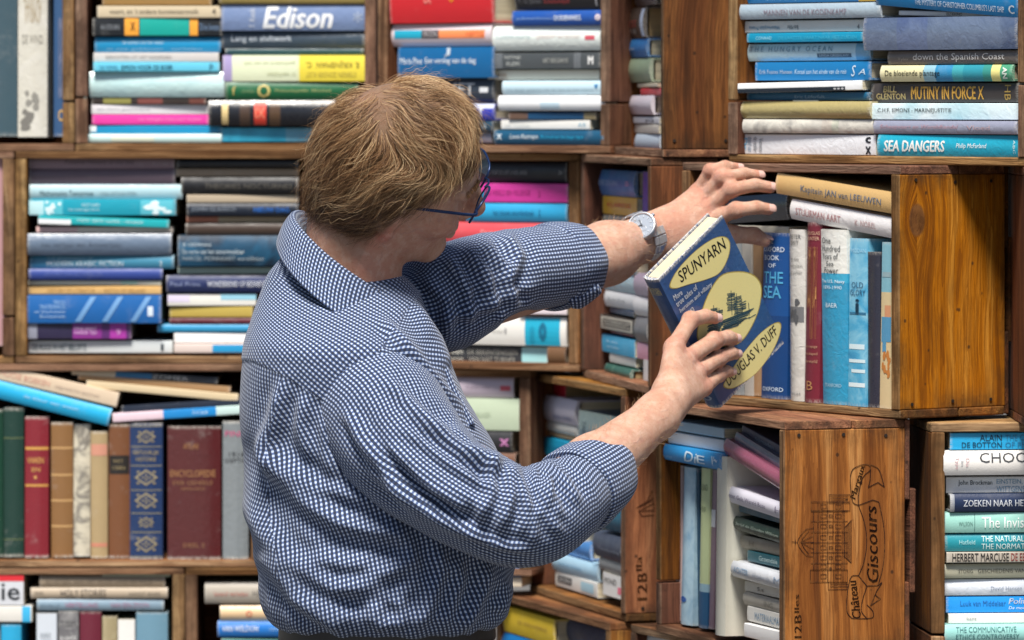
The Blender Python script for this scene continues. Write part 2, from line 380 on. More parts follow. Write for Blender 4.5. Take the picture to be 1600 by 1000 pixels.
def add_print(parent, mw, items, Wd, T, bul, hard):
    """lettering and printed labels lying on the spine"""
    groups = {}
    for it in items:
        if it[0] in ('~d','~b'):                                  # printed ornament / picture blot
            _, u0, u1, v0, v1, c = it[:6]; uc, vc, ru, rv = (u0+u1)/2, (v0+v1)/2, (u1-u0)/2, (v1-v0)/2; V = []; Fc = []
            def poly(pts):
                k0 = len(V); Fc.append(tuple(range(k0, k0+len(pts))))
                for a, b_ in pts: v = (vc+b_*rv)*T; V.append(((uc+a*ru)*Wd, spine_s(v, T, bul)+(.0007 if hard else 0)-.0006, v))
            if it[0] == '~d':
                for k in range(4):
                    a0, a1 = k*math.pi/2, (k+1)*math.pi/2; f = lambda a, r: (math.cos(a)*r, math.sin(a)*r)
                    poly([f(a0,1), f(a1,1), f(a1,.74), f(a0,.74)]); poly([f(a0,.5), f(a0+.5,.22), f(a0,.1), f(a0-.5,.22)]); poly([f(a0+.785,1.15), f(a0+.95,.95), f(a0+.785,.78), f(a0+.62,.95)])
            else:
                rb = random.Random(len(label_seed)+int(u0*97)); label_seed.append(1)
                for k in range(9):
                    ca, cb, rr = rb.uniform(-.7,.7), rb.uniform(-.7,.7), rb.uniform(.15,.4); ph = rb.uniform(0,6)
                    poly([(max(-1,min(1,ca+math.cos(q*.785)*rr*rb.uniform(.6,1.1))), max(-1,min(1,cb+math.sin(q*.785)*rr*rb.uniform(.6,1.1)))) for q in range(8)])
            groups[('ornament', c, len(groups))] = (V, Fc)
        elif it[0] is None:                                        # printed panel: (None,u0,u1,v0,v1,colour)
            _, u0, u1, v0, v1, c = it[:6]; n = 7
            V = []; Fc = []
            for i in range(n):
                v = (v0+(v1-v0)*i/(n-1))*T; y = spine_s(v, T, bul)+(.0007 if hard else 0)-.0003
                V += [(u0*Wd, y, v), (u1*Wd, y, v)]
            Fc = [(2*i, 2*i+1, 2*i+3, 2*i+2) for i in range(n-1)]
            k = ('label_panel', c, len(groups)); groups[k] = (V, Fc)
        else:
            s, u0, u1, v0, v1, c = it[:6]; o = it[6] if len(it) > 6 else {}
            tv, tf = text_geo(s, o.get('sh', 0.0), o.get('b', 0.0))
            if len(tv) == 0: continue
            r = o.get('r', 0)
            if r == 0: u = u0+(u1-u0)*tv[:,0]; v = v0+(v1-v0)*tv[:,1]
            elif r == 180: u = u1-(u1-u0)*tv[:,0]; v = v1-(v1-v0)*tv[:,1]
            elif r == 'h': v = v0+(v1-v0)*tv[:,0]; u = u1-(u1-u0)*tv[:,1]
            else: v = v1-(v1-v0)*tv[:,0]; u = u0+(u1-u0)*tv[:,1]
            v = v*T; y = spine_s(v, T, bul)+(.0007 if hard else 0)-.0007
            V = np.stack([u*Wd, y, v], 1).tolist()
            k = ('title', c)
            if k in groups:
                gv, gf = groups[k]; n0 = len(gv); groups[k] = (gv+V, gf+[tuple(i+n0 for i in f) for f in tf])
            else: groups[k] = (V, list(tf))
    for k, (V, Fc) in groups.items():
        mesh_obj(k[0], V, Fc, ink(k[1]), parent, mw)
USED = {}; label_seed = []
def book(mw, Wd, T, D, color, label, items=(), hard=True, bands=(), art=None, gloss=.42, wrap=0.0, wear=.55, pg=0, group=None, bul=None):
    name = 'hardback_book' if hard else 'paperback_book'
    if bul is None: bul = min(.14*T, .005) if hard else min(.03*T, .0008)
    n = len(label.split())
    if not 4 <= n <= 16: print('LABELLEN', n, label)
    assert label not in USED, label
    USED[label] = 1
    root = empty(name, label, 'book', mw.translation, group or 'books in the wine crates')
    root.matrix_basis = mw
    V, Fc, th = book_geo(Wd, T, D, hard, bul)
    me = bpy.data.meshes.new('cover'); me.from_pydata(V, [], Fc); fix_normals(me)
    link_mesh('cover', me, bookmat(color, bands, art, gloss, wrap, wear), root, mw, smooth=True, sharp=.5)
    i = .003 if hard else .0003
    V, Fc = box_geo(i, Wd-i, .006 if hard else .0012, D-i, th+.0001, T-th-.0001, min(.0006, T*.1))
    me = bpy.data.meshes.new('pages'); me.from_pydata(V, [], Fc); fix_normals(me)
    link_mesh('pages', me, M['pages'][pg], root, mw)
    if items: add_print(root, mw, items, Wd, T, bul, hard)
    return root
def place(key, spec, color, look, items=(), where=None, **kw):
    """spec: (x0,y0,x1,y1) lying flat (y's at its left end); ('u',x0,y0,x1,y1) upright; ('t',xa,ya,xb,yb,thick) tilted along a line"""
    c = CR[key]; pl = c['pl']
    ins = kw.pop('ins', None)
    if ins is None: ins = random.uniform(.004, .024)
    D = kw.pop('D', None) or min(random.uniform(.125, .155), c['depth']-ins-.002)
    D = min(D, c['depth']-ins-.001)
    jit = math.radians(random.uniform(-1.6, 1.6)) if kw.pop('jit', True) else 0
    if spec[0] == 'u':
        _, x0, y0, x1, y1 = spec
        s0, zt, _q = pl.at(x0, y0, ins); s1, _z, _q = pl.at(x1, y0, ins); _s, zb, _q = pl.at(x0, y1, ins)
        zb = max(zb, c['bot']+TB+.0003)
        L, T = zt-zb, s1-s0; Lv, Tv = -UP, pl.u; org = pl.w(s0, zt, ins)
    elif spec[0] == 't':
        _, xa, ya, xb, yb, th = spec
        sa, za, qa = pl.at(xa, ya, ins); sb, zb, qb = pl.at(xb, yb, ins)
        Lv = (pl.u*(sb-sa)+UP*(zb-za)); L = Lv.length; Lv.normalize(); Tv = Lv.cross(pl.n)
        T = th*qa.y/F*.98; org = pl.w(sa, za, ins)-Tv*T/2
    else:
        x0, y0, x1, y1 = spec
        s0, zt, _q = pl.at(x0, y0, ins); _s, zb, _q = pl.at(x0, y1, ins); s1 = pl.at(x1, y0, ins)[0]
        L, T = s1-s0, zt-zb-.0006; Lv, Tv = pl.u, UP; org = pl.w(s0, zb+.0003, ins)
    mw = Matrix.Translation(org) @ Matrix((Lv, pl.n, Tv)).transposed().to_4x4()
    mid = Matrix.Translation((L/2, 0, 0))
    mw = mw @ mid @ Matrix.Rotation(jit, 4, 'Z') @ mid.inverted()
    return book(mw, L, max(T, .004), D, color, look+' '+(where or WHERE[key]), items, **kw)
WHERE = dict(A='in the top left corner crate', BL='in the left stack of the upper left crate', C='beside the man\'s head',
 D='in the narrow slanted crate at top', E='in the top right crate', F='at the left edge', G='in the middle left crate', H='behind the stretched arm',
 I='in the slanted crate by the watch', J='in the crate being searched', L='in the lower left crate', M='in the bottom left crate', N='in the crate beside the trousers',
 O='behind the shirt front', P='in the slanted crate behind the forearm', Q='in the chateau crate', R='in the bottom right crate', S='in the crate under the elbow', T='at the bottom edge under the chateau crate',
 B='in the upper left crate')
WH, BK, GD = '#eef0f0', '#23242a', '#c7a05a'
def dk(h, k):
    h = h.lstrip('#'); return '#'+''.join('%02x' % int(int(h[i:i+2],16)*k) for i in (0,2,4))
def rows(key, data, where=None):
    for spec, col, look, items, kw in data:
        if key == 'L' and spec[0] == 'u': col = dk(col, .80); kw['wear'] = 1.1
        place(key, spec, col, look, items, where=where, **kw)
hb = dict(hard=True); pb = dict(hard=False)
# --- A
rows('A', [
 (('u',-40,-60,27,213), '#3f5660', 'wide slate grey clothbound book standing', [], dict(hard=True,ins=.004)),
 (('u',28,-14,74,214), '#cfccc0', 'off white book with a grey ship drawing standing', [('ADMIRAAL',.05,.22,.2,.8,'#a08f70',{'r':'v'}),('DE WIND',.30,.36,.15,.85,'#8e8a80',{'r':'h'}),('~b',.66,.84,.2,.8,'#8a877f'),('~b',.8,.98,.05,.95,'#77746d')], dict(hard=True,art=('#d4d1c6','#cbc7ba','#d8d5cc',14),wrap=.25,ins=.006)),
 (('u',84,-20,108,213), '#33547c', 'narrow navy blue book with faint gold standing', [('GESCHIEDENIS',.2,.75,.3,.62,'#7d8199',{'r':'v'}),('o',.82,.9,.3,.7,GD,{'r':'h'})], dict(hard=True,ins=.012)),
])
# --- B left stack, right stack
rows('B', [
 ((160,-14,330,8), '#8d6f3f', 'brown cardboard backed book topmost', [], dict(hard=False,ins=.03)),
 ((152,9,345,28), '#cdbd9f', 'thin cream paperback with one dark printed line', [('voort, en \'t andere kunstenaarsvolk',.1,.82,.3,.75,'#4a4238'),('4',.93,.96,.3,.8,'#4a4238')], pb),
 ((145,28,347,56), '#171b20', 'black book with orange and turquoise blocks', [('AUTEURS',.06,.21,.35,.62,'#8a8f95'),('Drie levens',.83,.98,.3,.7,'#6f88a8'),('x',.29,.33,.3,.8,'#5b3a14')], dict(hard=False,bands=((.245,.355,'#f0a53a'),(.36,.745,'#0fa396'),(.75,.81,'#f0a53a')))),
 ((148,58,345,82), '#1189bb', 'mid blue book with two lines of tiny white print', [('de wetten van het water',.22,.55,.55,.8,'#a9d2e6'),('in zee gebleven   verhalen',.1,.85,.1,.32,'#8cc0dc')], hb),
 ((146,82,342,97), '#cbc7c4', 'thin light grey paperback', [('BERICHTEN UIT HET NOORDEN',.1,.62,.35,.7,'#8f8b88')], pb),
 ((146,97,343,112), '#66c6e2', 'bright sky blue paperback with dark title', [('DE PEPPEL',.05,.2,.2,.65,'#3a86a3'),('SIMON VOOR DE BOER',.22,.63,.2,.7,'#15506e',{'b':.01}),('p',.92,.95,.15,.8,'#123c54')], pb),
 ((140,112,351,152), '#bcdedd', 'thick pale mint hardback in glossy wrap', [], dict(hard=True,art=('#b4d8d8','#c8e4e2','#aed0d4',7),wrap=.6,gloss=.3,bul=.006)),
 ((143,152,322,163), '#332a26', 'thin black book with small olive block', [], dict(hard=False,bands=((.1,.34,'#8f8a4a'),(.4,.62,'#7d4740'),(.85,1,'#6b3d33')))),
 ((143,163,325,179), '#dedade', 'white paperback lying on the magenta one', [('een kleine geschiedenis',.05,.5,.35,.7,'#9aa0a8')], pb),
 ((144,179,326,195), '#e23fa0', 'hot magenta paperback', [('DE MEISJES VAN HET PLEIN',.4,.93,.3,.65,'#f08cc4')], pb),
 ((140,196,346,209), '#1486b4', 'thin teal blue paperback with white torn corner', [(None,0,.05,.25,1,'#e6ecec')], pb),
 ((136,209,346,223), '#c4e2df', 'pale aqua book at the very bottom', [(None,.18,.5,.1,.9,'#d6e2cf')], hb),
], 'in upper left crate, left stack')
rows('B', [
 ((342,-14,584,6), '#a08d52', 'olive tan book on top', [], hb),
 ((346,7,580,48), '#7387ae', 'large grey blue hardback with bold white script title', [('Edison',.275,.745,.08,.93,'#f2f4f6',{'b':.03,'sh':.25}),('F. Kools',.185,.225,.15,.85,'#cfd6e2',{'r':'h'}),('*',.88,.94,.3,.75,'#a8b4c8')], dict(hard=True,wrap=.3,bul=.003)),
 ((346,49,570,76), '#364553', 'dark slate hardback with white lowercase title', [('Lang en shiftwerk',.07,.49,.3,.8,'#c3ccd4')], dict(hard=True,wrap=.3)),
 ((352,76,568,86), '#143f46', 'thin dark teal book under the slate one', [], hb),
 ((348,86,580,127), '#dfe3b8', 'thick pale book half lemon yellow with upside down title', [('E. KRIJNSMAN  C.',.56,.92,.52,.8,'#a89a3e',{'r':180,'b':.02}),('STERREN ZONDER RUST',.56,.9,.16,.36,'#b3a548',{'r':180}),('geschiedenis van een volk',.14,.49,.62,.8,'#b0b48e',{'r':180}),('in verhalen',.3,.49,.16,.34,'#b0b48e',{'r':180})], dict(hard=True,bands=((0,.06,'#a79ac6'),(.06,.5,'#dfe6c4'),(.515,.98,'#ead648')),bul=.002)),
 ((352,128,560,156), '#165e38', 'dark green hardback with gold seal on its spine', [('O',.24,.34,.12,.88,'#c4b56c',{'b':.03}),('f',.05,.08,.25,.75,'#b6a862'),('Wetenschappelijke  Bibliotheek',.37,.8,.38,.62,'#9aa56a'),('vermeulen',.12,.22,.4,.6,'#7d9a68')], hb),
 ((326,157,524,197), '#1d1f26', 'black rounded leather volume with red and gold bands', [(None,.105,.155,.06,.94,'#d6bd84'),(None,.36,.455,.05,.95,'#d8402f'),('IX',.37,.445,.3,.7,'#eb8f72')], dict(hard=True,bands=((.245,.325,'#4b3a30'),(.48,.565,'#55402f')),gloss=.28,bul=.0065)),
 ((346,199,522,222), '#2aa6cf', 'cyan blue picture book with white end', [], dict(hard=False,art=('#1b84ac','#39b4d8','#1d6f96',9),bands=((.57,1,'#d9d9d4'),))),
], 'in upper left crate, right stack')
# --- C
rows('C', [
 ((610,-30,772,37), '#c8242c', 'big bright red book with orange lettered title', [('Vincent Bijlo',.05,.30,.68,.86,'#e49a92'),('Vergeef me',.44,.88,.48,.9,'#ff9e2c',{'b':.02}),('&',.33,.41,.45,.9,'#e07a70'),('e',.91,.97,.55,.85,'#f3dcd6')], dict(hard=True,bul=.003)),
 ((610,38,772,73), '#dccdd2', 'white rounded book with turquoise and orange label stripe', [(None,.05,.32,.35,.72,'#1ba3c1'),(None,.32,.49,.35,.72,'#4a4448'),(None,.49,.94,.35,.72,'#f78e57'),('VROON',.335,.475,.42,.66,'#b8b2b4'),('HEFTIG',.76,.93,.45,.64,'#d86a3c')], dict(hard=True,bul=.006)),
 ((622,74,772,122), '#11629a', 'thick ultramarine book with small white title', [('Maria Pino',.03,.26,.45,.66,'#e6eef4'),('Een verslag van de dag',.29,.82,.42,.66,'#e6eef4'),('J',.49,.55,.7,.98,'#c9d6e2',{'b':.05})], dict(hard=True,bul=.002)),
 ((640,122,774,160), '#363f4b', 'charcoal book with big pale capital letters', [('KISMET',.2,.78,.28,.8,'#d3d6d8',{'b':.01}),(None,.84,.94,.4,.62,'#e4e6e8')], dict(hard=True)),
 ((655,162,773,188), '#3b43b4', 'violet blue book with white letter T', [(None,0,1,.72,1,'#cdd2ea'),('T',.8,.86,.2,.75,'#e8eaf4',{'b':.08})], hb),
 ((668,189,771,206), '#2c475a', 'dark teal book with white dot', [('o',.86,.91,.3,.7,'#cfdbe0')], hb),
 ((660,206,769,223), '#9494a6', 'lavender grey book at stack bottom', [], hb),
], 'in left stack beside the head')
rows('C', [
 ((805,-34,946,16), '#1d1c1f', 'black book with faint red title', [('T. G. Jones',.04,.3,.15,.36,'#6a6a6e'),('Schaduwspel',.33,.62,.15,.34,'#a03a3a'),('l',.91,.93,.1,.4,'#8f8f92')], hb),
 ((801,17,946,41), '#2152a3', 'royal blue book with white round emblem', [('Jan-Berthold Werumeus',.05,.44,.35,.58,'#8fb0dd'),('DODENWEG',.46,.75,.33,.68,'#e4ecf6',{'b':.02}),('o',.9,.96,.3,.75,'#e6d6da',{'b':.08})], hb),
 ((773,41,940,80), '#e3ebe7', 'thick white rounded hardback with small red mark', [('C. JOOSTEN PRAKTIJK',.04,.36,.45,.62,'#a7bcc0'),('LIJDENSDRIFT VAN DE KUNST',.41,.82,.45,.62,'#cfb7b2'),(None,.86,.95,.42,.6,'#cf5a68')], dict(hard=True,bul=.006,wrap=.3)),
 ((769,83,938,108), '#4c5154', 'dark grey book with ribbed ends and pale capitals', [('MATTHIJS',.12,.27,.58,.82,'#c2c6c2'),('KLEIN',.14,.26,.2,.44,'#c2c6c2'),('HET BEELDHUIS',.48,.71,.36,.66,'#d4d6d0',{'b':.01}),('M',.89,.94,.25,.8,'#f0f0ee',{'b':.05})], dict(hard=False,bands=tuple((.02+.016*i,.027+.016*i,'#80858a') for i in range(5))+tuple((.76+.016*i,.767+.016*i,'#80858a') for i in range(4)))),
 ((764,109,936,125), '#e6e0d0', 'cream paperback with faint brown spots', [('h.c. ten berge',.05,.17,.3,.7,'#c9a87e')], pb),
 ((787,126,946,148), '#c0dae6', 'pale blue book with tiny blue heart mark', [('het lange gedicht van de zee en het eiland',.05,.88,.2,.45,'#8fabb8'),('v',.89,.93,.4,.75,'#1f78b0',{'b':.08})], hb),
 ((780,149,946,173), '#eff1f3', 'bright white book with pale blue smear', [(None,.4,.58,.1,.55,'#c8dfec')], dict(hard=True,bul=.004)),
 ((796,175,930,187), '#184a72', 'thin navy book with brown end', [], dict(hard=False,bands=((0,.22,'#6b5346'),(.86,1,'#8a7d5e')))),
 ((783,187,922,202), '#e7e5df', 'thin white paperback with faint blue logo', [('la luna',.05,.33,.3,.65,'#cfd4d2'),('AX',.87,.96,.3,.75,'#8fb8cc')], pb),
 ((771,203,946,226), '#175070', 'petrol blue book with white script and cyan title', [('Laura Restrepo',.15,.41,.32,.72,'#dfeaf0',{'sh':.3}),('De bruid van het lange regen',.43,.82,.34,.68,'#1f9ec8',{'sh':.2}),('X',.03,.08,.35,.75,'#d5e2ea',{'b':.06})], dict(hard=True)),
], 'in right stack beside the head')
# --- D
rows('D', [
 ((992,-25,1028,11), '#3d3331', 'dark brown thick book on top', [], dict(hard=True,ins=.03)),
 ((984,13,1010,61), '#57493f', 'chocolate brown book with white and blue end', [(None,.8,1,.05,.95,'#cdd9ec'),('PUB',.1,.5,.15,.3,'#c9c2ba'),('ROOD',.1,.6,.35,.6,'#b04a40')], dict(hard=True,ins=.03,pg=2)),
 ((978,62,1012,91), '#3180c4', 'cornflower blue book with pale stripe', [('het water',.12,.5,.4,.6,'#b8d2ea')], dict(hard=True,ins=.03)),
 ((983,92,1017,129), '#97ab90', 'sage green rounded clothbound book', [], dict(hard=True,ins=.03,bul=.005)),
 ((994,130,1030,137), '#d8cdb4', 'thin cream pamphlet', [], dict(hard=False,ins=.03)),
 ((1001,138,1036,149), '#d63f4a', 'thin scarlet paperback', [], dict(hard=False,ins=.03)),
 ((980,149,1022,179), '#dad1dc', 'lilac white rounded book with red cloth end', [('leven',.1,.5,.4,.55,'#a8a0ae')], dict(hard=True,ins=.03,bul=.005)),
 ((990,182,1030,193), '#cfd2da', 'thin pale grey paperback', [('N',.5,.8,.2,.6,'#55565e')], dict(hard=False,ins=.03)),
 ((989,194,1032,208), '#d2cec5', 'beige white paperback below the grey one', [], dict(hard=False,ins=.03)),
 ((994,209,1034,237), '#bccbda', 'powder blue book at the bottom', [], dict(hard=True,ins=.03)),
])
# --- E
rows('E', [
 ((1155,-40,1372,6), '#0f72ab', 'strong blue book with yellow tail block on top', [('avonturen op zee',.2,.5,.05,.2,'#8cc3e0')], dict(hard=True,bands=((.86,1,'#d6a93a'),))),
 ((1154,7,1377,31), '#a5b6c2', 'silvery blue book with faint reddish capitals', [('MANNEN VAN DE KODENKAMP',.19,.77,.22,.62,'#8f7f8c')], dict(hard=True,wrap=.8,gloss=.25)),
 ((1158,33,1352,52), '#d6d9d7', 'white worn paperback with upside down blue title', [('Waterlooplein Prisma',.07,.32,.25,.65,'#2f7fa8',{'r':180}),('Bob Miller',.38,.47,.25,.6,'#5f6b73',{'r':180}),('4',.94,.96,.2,.6,'#5b6065')], pb),
 ((1166,52,1350,67), '#0e94bb', 'thin turquoise paperback with pale blurred title', [('CONRAD',.08,.22,.3,.65,'#9fdcea'),('DE LAATSTE VAART NAAR HET ZUIDEN',.28,.95,.3,.65,'#3fb2d0')], pb),
 ((1166,69,1362,96), '#c0dce3', 'pale ice blue hardback with spaced grey capitals', [('T H E   H U N G R Y   O C E A N',.04,.7,.55,.86,'#6b93a6'),(None,.58,.85,.18,.42,'#4e6474'),('LINDA GREENLAW',.6,.83,.22,.38,'#a9bcc4')], dict(hard=True,wrap=.7,gloss=.25,bands=((.88,1,'#7fb0c8'),))),
 ((1178,97,1362,126), '#187ab8', 'blue book with white script title and seahorse scribble', [('Erik Fosnes Hansen',.04,.33,.36,.58,'#e2edf4',{'b':.008}),('Koraal aan het einde van de reis',.35,.8,.34,.6,'#bfdcee',{'sh':.25}),('S',.84,.88,.2,.8,'#d2e6f2',{'sh':.3}),('A',.90,.96,.3,.6,'#d2e6f2',{'sh':.3})], dict(hard=True,bul=.001)),
 (('t',1150,138,1345,133,15), '#eef0f0', 'bowed white paperback with dark lower edge', [(None,0,.87,0,.42,'#1b2530'),('...',.78,.86,.1,.3,'#eef0f0',{'b':.02})], pb),
 ((1166,144,1360,157), '#17587a', 'thin dark petrol book', [('Eric Lóferfalk',.4,.65,.25,.65,'#7f9fb4')], hb),
 ((1160,158,1363,185), '#a89a66', 'olive tan rounded hardback in plastic', [], dict(hard=True,wrap=.8,gloss=.25,bul=.0055)),
 ((1163,186,1363,208), '#c9c4b8', 'mottled grey cream book with green band', [], dict(hard=True,art=('#8d8a86','#d6d2c6','#b7b3aa','#e2dccd',16),bands=((.61,.69,'#c9a98c'),(.69,.74,'#79a86a')),wrap=.4)),
 ((1147,209,1370,241), '#e4e6ea', 'thick white book with small stacked blue print', [('Dr.',.065,.095,.12,.8,'#4fb0d8',{'r':'v'}),('dood van',.1,.13,.12,.85,'#5c7f9a',{'r':'v'}),('de redder',.14,.17,.12,.85,'#6a6f76',{'r':'v'}),('Venetie',.18,.21,.12,.8,'#6a6f76',{'r':'v'}),('X',.93,.97,.05,.45,'#2c3038',{'b':.06}),('c',.93,.97,.6,.9,'#2c3038',{'b':.06})], dict(hard=False,wrap=.3,wear=.35)),
], 'in top right crate, left stack')
rows('E', [
 (('t',1372,-18,1594,2,52), '#1176b0', 'tilted deep blue book with narrow white capitals on top', [('THE MYSTERY OF CHRISTOPHER COLUMBUS\'S LAST SHIP',.28,.9,.12,.3,'#dfeaf2'),('C',.93,.97,.1,.36,'#e2ecf2',{'b':.03})], hb),
 (('t',1406,20,1570,24,8), '#dcdfe1', 'thin white paperback above the plastic wrapped one', [('ONDERZEE',.45,.6,.2,.8,'#3b4046',{'r':180}),(None,.87,.94,.2,.8,'#20708f')], pb),
 ((1351,28,1590,79), '#60708c', 'thick slate blue volume in crinkled clear plastic', [], dict(hard=True,wrap=1.0,gloss=.2,art=('#56647e','#6a7890','#4c5a78','#727e90',8),bands=((.22,.42,'#34489c'),),bul=.003)),
 ((1388,80,1592,101), '#706863', 'warm grey book with white serif title', [('down the Spanish Coast',.2,.9,.16,.82,'#e6e2dc'),('Tyler',.08,.17,.25,.5,'#a8a098')], dict(hard=True,wrap=.4)),
 ((1378,102,1583,128), '#ddd6aa', 'cream and sea blue patterned book with black title', [('De bloeiende plantage',.04,.46,.22,.7,'#2a2a28',{'b':.005}),('AN',.93,.965,.15,.85,'#e6efe6',{'r':'v','b':.03})], dict(hard=True,art=None,bands=((.33,.42,'#8fb9c8'),(.42,.55,'#2e86b4'),(.55,.63,'#3f9ea8'),(.63,.78,'#2f8fa0'),(.78,.84,'#3a8f86'),(.84,.91,'#e0d88a'),(.91,1,'#4d9a78')),bul=.004)),
 ((1362,130,1592,160), '#403b3a', 'dark brown book with bold gold capitals', [('BILL',.09,.18,.52,.86,'#d9c486',{'b':.01}),('GLENTON',.04,.24,.14,.46,'#d9c486',{'b':.01}),('MUTINY IN FORCE X',.28,.77,.14,.84,'#d8a648',{'b':.022}),('HB',.91,.95,.1,.9,'#b0924c',{'r':'v'})], dict(hard=True,bul=.002)),
 ((1363,161,1592,187), '#d3e7ec', 'white book with aqua wash and thin black capitals', [('C.H.F. SIMONS - MARINEJUSTITIE',.045,.55,.38,.7,'#2d3438')], dict(hard=False,art=('#9fd4e0','#d8ebef','#e6f2f4','#a8d8e2',5),wrap=.5)),
 ((1363,188,1592,209), '#9699ac', 'lavender grey book in plastic with faint title', [('Scheepvaart en Wereldhandel',.05,.6,.3,.7,'#b08a96',{'sh':.2}),('Vloed',.66,.82,.3,.65,'#b59a9f')], dict(hard=True,wrap=.9,gloss=.25)),
 ((1372,210,1597,246), '#1ca2be', 'turquoise hardback with bold slanted white capitals', [('SEA DANGERS',.05,.48,.26,.76,'#f4f4ee',{'b':.03,'sh':.12}),('Philip McFarland',.56,.77,.38,.64,'#e9f3f2',{'sh':.2}),(None,.985,1,.05,.95,'#d5cbb4'),('ABC',.95,.965,.2,.8,'#cfe8ea',{'r':'v'})], dict(hard=True,wrap=.6,bul=.0035)),
], 'in top right crate, right stack')
# --- F
rows('F', [(('u',-34,245,9,540), '#b89094', 'tall dusty pink book standing', [], dict(hard=True,ins=.012))])
# --- G
rows('G', [
 ((45,243,273,264), '#8a7480', 'dusky mauve book with faint title on top', [('Pictorial History of the Sea',.25,.72,.25,.7,'#5c4a55'),('POTTER',.85,.96,.25,.5,'#a89aa0')], hb),
 ((45,264,274,288), '#665662', 'dark plum book second from the top', [], hb),
 ((46,288,285,311), '#a9cad3', 'pale grey blue book with small dark title', [('Mathematics Tomorrow',.07,.42,.22,.58,'#46626c'),('LYNN ARTHUR STEEN',.46,.7,.25,.5,'#7d99a2')], hb),
 ((45,311,275,337), '#1397ae', 'teal book with white swirl patterns at both ends', [(None,0,.1,.05,.9,'#b6dde2'),(None,.1,.23,.05,.95,'#57b9c8'),('~b',.1,.23,.02,.98,'#d9edf0'),('GUY VAN',.36,.48,.55,.75,'#bfe2e8'),('het verborgen leven',.27,.48,.25,.45,'#bfe2e8'),(None,.76,.98,.05,.95,'#55b5c6'),('~b',.76,.98,.02,.98,'#d9edf0')], dict(hard=False,bul=.001)),
 (('t',60,343,264,350,13), '#1ba7ae', 'thin sea green booklet with white diagonal edge', [('POETRY  EERSTE  NUMMER  -  NOORDEN',.3,.8,.4,.75,'#bfe6e6'),(None,0,.25,0,.6,'#e8ecec')], pb),
 ((57,354,270,364), '#dccdbf', 'thin pinkish cream paperback', [], dict(hard=False,bands=((0,.3,'#e2b8b4'),))),
 ((43,365,268,399), '#5f7085', 'thick slate grey rounded book', [('het verhaal van Antwerpen',.1,.65,.35,.62,'#4f5c6e')], dict(hard=True,bul=.005,wrap=.3)),
 ((46,399,272,420), '#3e83a0', 'steel blue book with white capital title', [('MODERN ARABIC FICTION',.12,.65,.15,.58,'#d4e4ea',{'b':.008}),('THE BEGINNINGS OF',.12,.44,.68,.9,'#9cc0ce'),('2',.9,.92,.2,.6,'#d2e0e6')], hb),
 ((45,420,254,437), '#32468f', 'indigo book between steel blue and cream ones', [('DE KUNST VAN HET VERTELLEN',.12,.55,.3,.7,'#5566a8')], hb),
 ((43,438,252,446), '#ddd6bd', 'thin ivory paperback with green tail', [(None,.7,.82,.2,.9,'#b6d2b4')], pb),
 ((43,447,252,460), '#d6aa68', 'golden tan paperback with faint brown capitals', [('HISTORY OF LITERATUR   -   SKETCH OF IRELAND',.15,.88,.25,.7,'#a87c3c')], pb),
 ((41,461,252,505), '#165fa5', 'thick bright blue book with three pale diagonal lines', [('VOORAL',.2,.29,.68,.82,'#8fb4da',{'r':180}),('SCHAKELING',.1,.29,.5,.66,'#8fb4da',{'r':180}),('wetenschap en',.06,.29,.34,.46,'#a9c6e4',{'r':180}),('samenleving',.1,.29,.16,.3,'#a9c6e4',{'r':180}),('/',.36,.52,.05,.95,'#6d9ccd'),('/',.56,.72,.05,.95,'#6d9ccd'),('/',.77,.93,.05,.95,'#6d9ccd'),(None,.9,.94,.25,.6,'#d6e2ee')], dict(hard=True,bul=.002)),
 ((38,504,205,530), '#2a2343', 'dark violet paperback with magenta middle', [('MARGREET',.47,.68,.55,.75,'#e6bde6'),('HARDE TIJD',.47,.68,.25,.48,'#e6bde6'),('9',.86,.9,.25,.6,'#e6a8e0')], dict(hard=False,bands=((0,.12,'#8d8f9f'),(.45,.72,'#8a2f8c'),(.72,.8,'#5d2a6e'),(.8,.95,'#b03aa8'),(.95,1,'#5d2a6e')))),
 ((37,532,270,552), '#d2d8d9', 'white book with grey upright capitals at stack bottom', [('DE ROOS IN HET BELOFTE',.06,.42,.22,.75,'#4f6d7a',{'b':.01}),('1',.92,.94,.2,.75,'#38434a')], pb),
], 'in middle left crate, left stack')
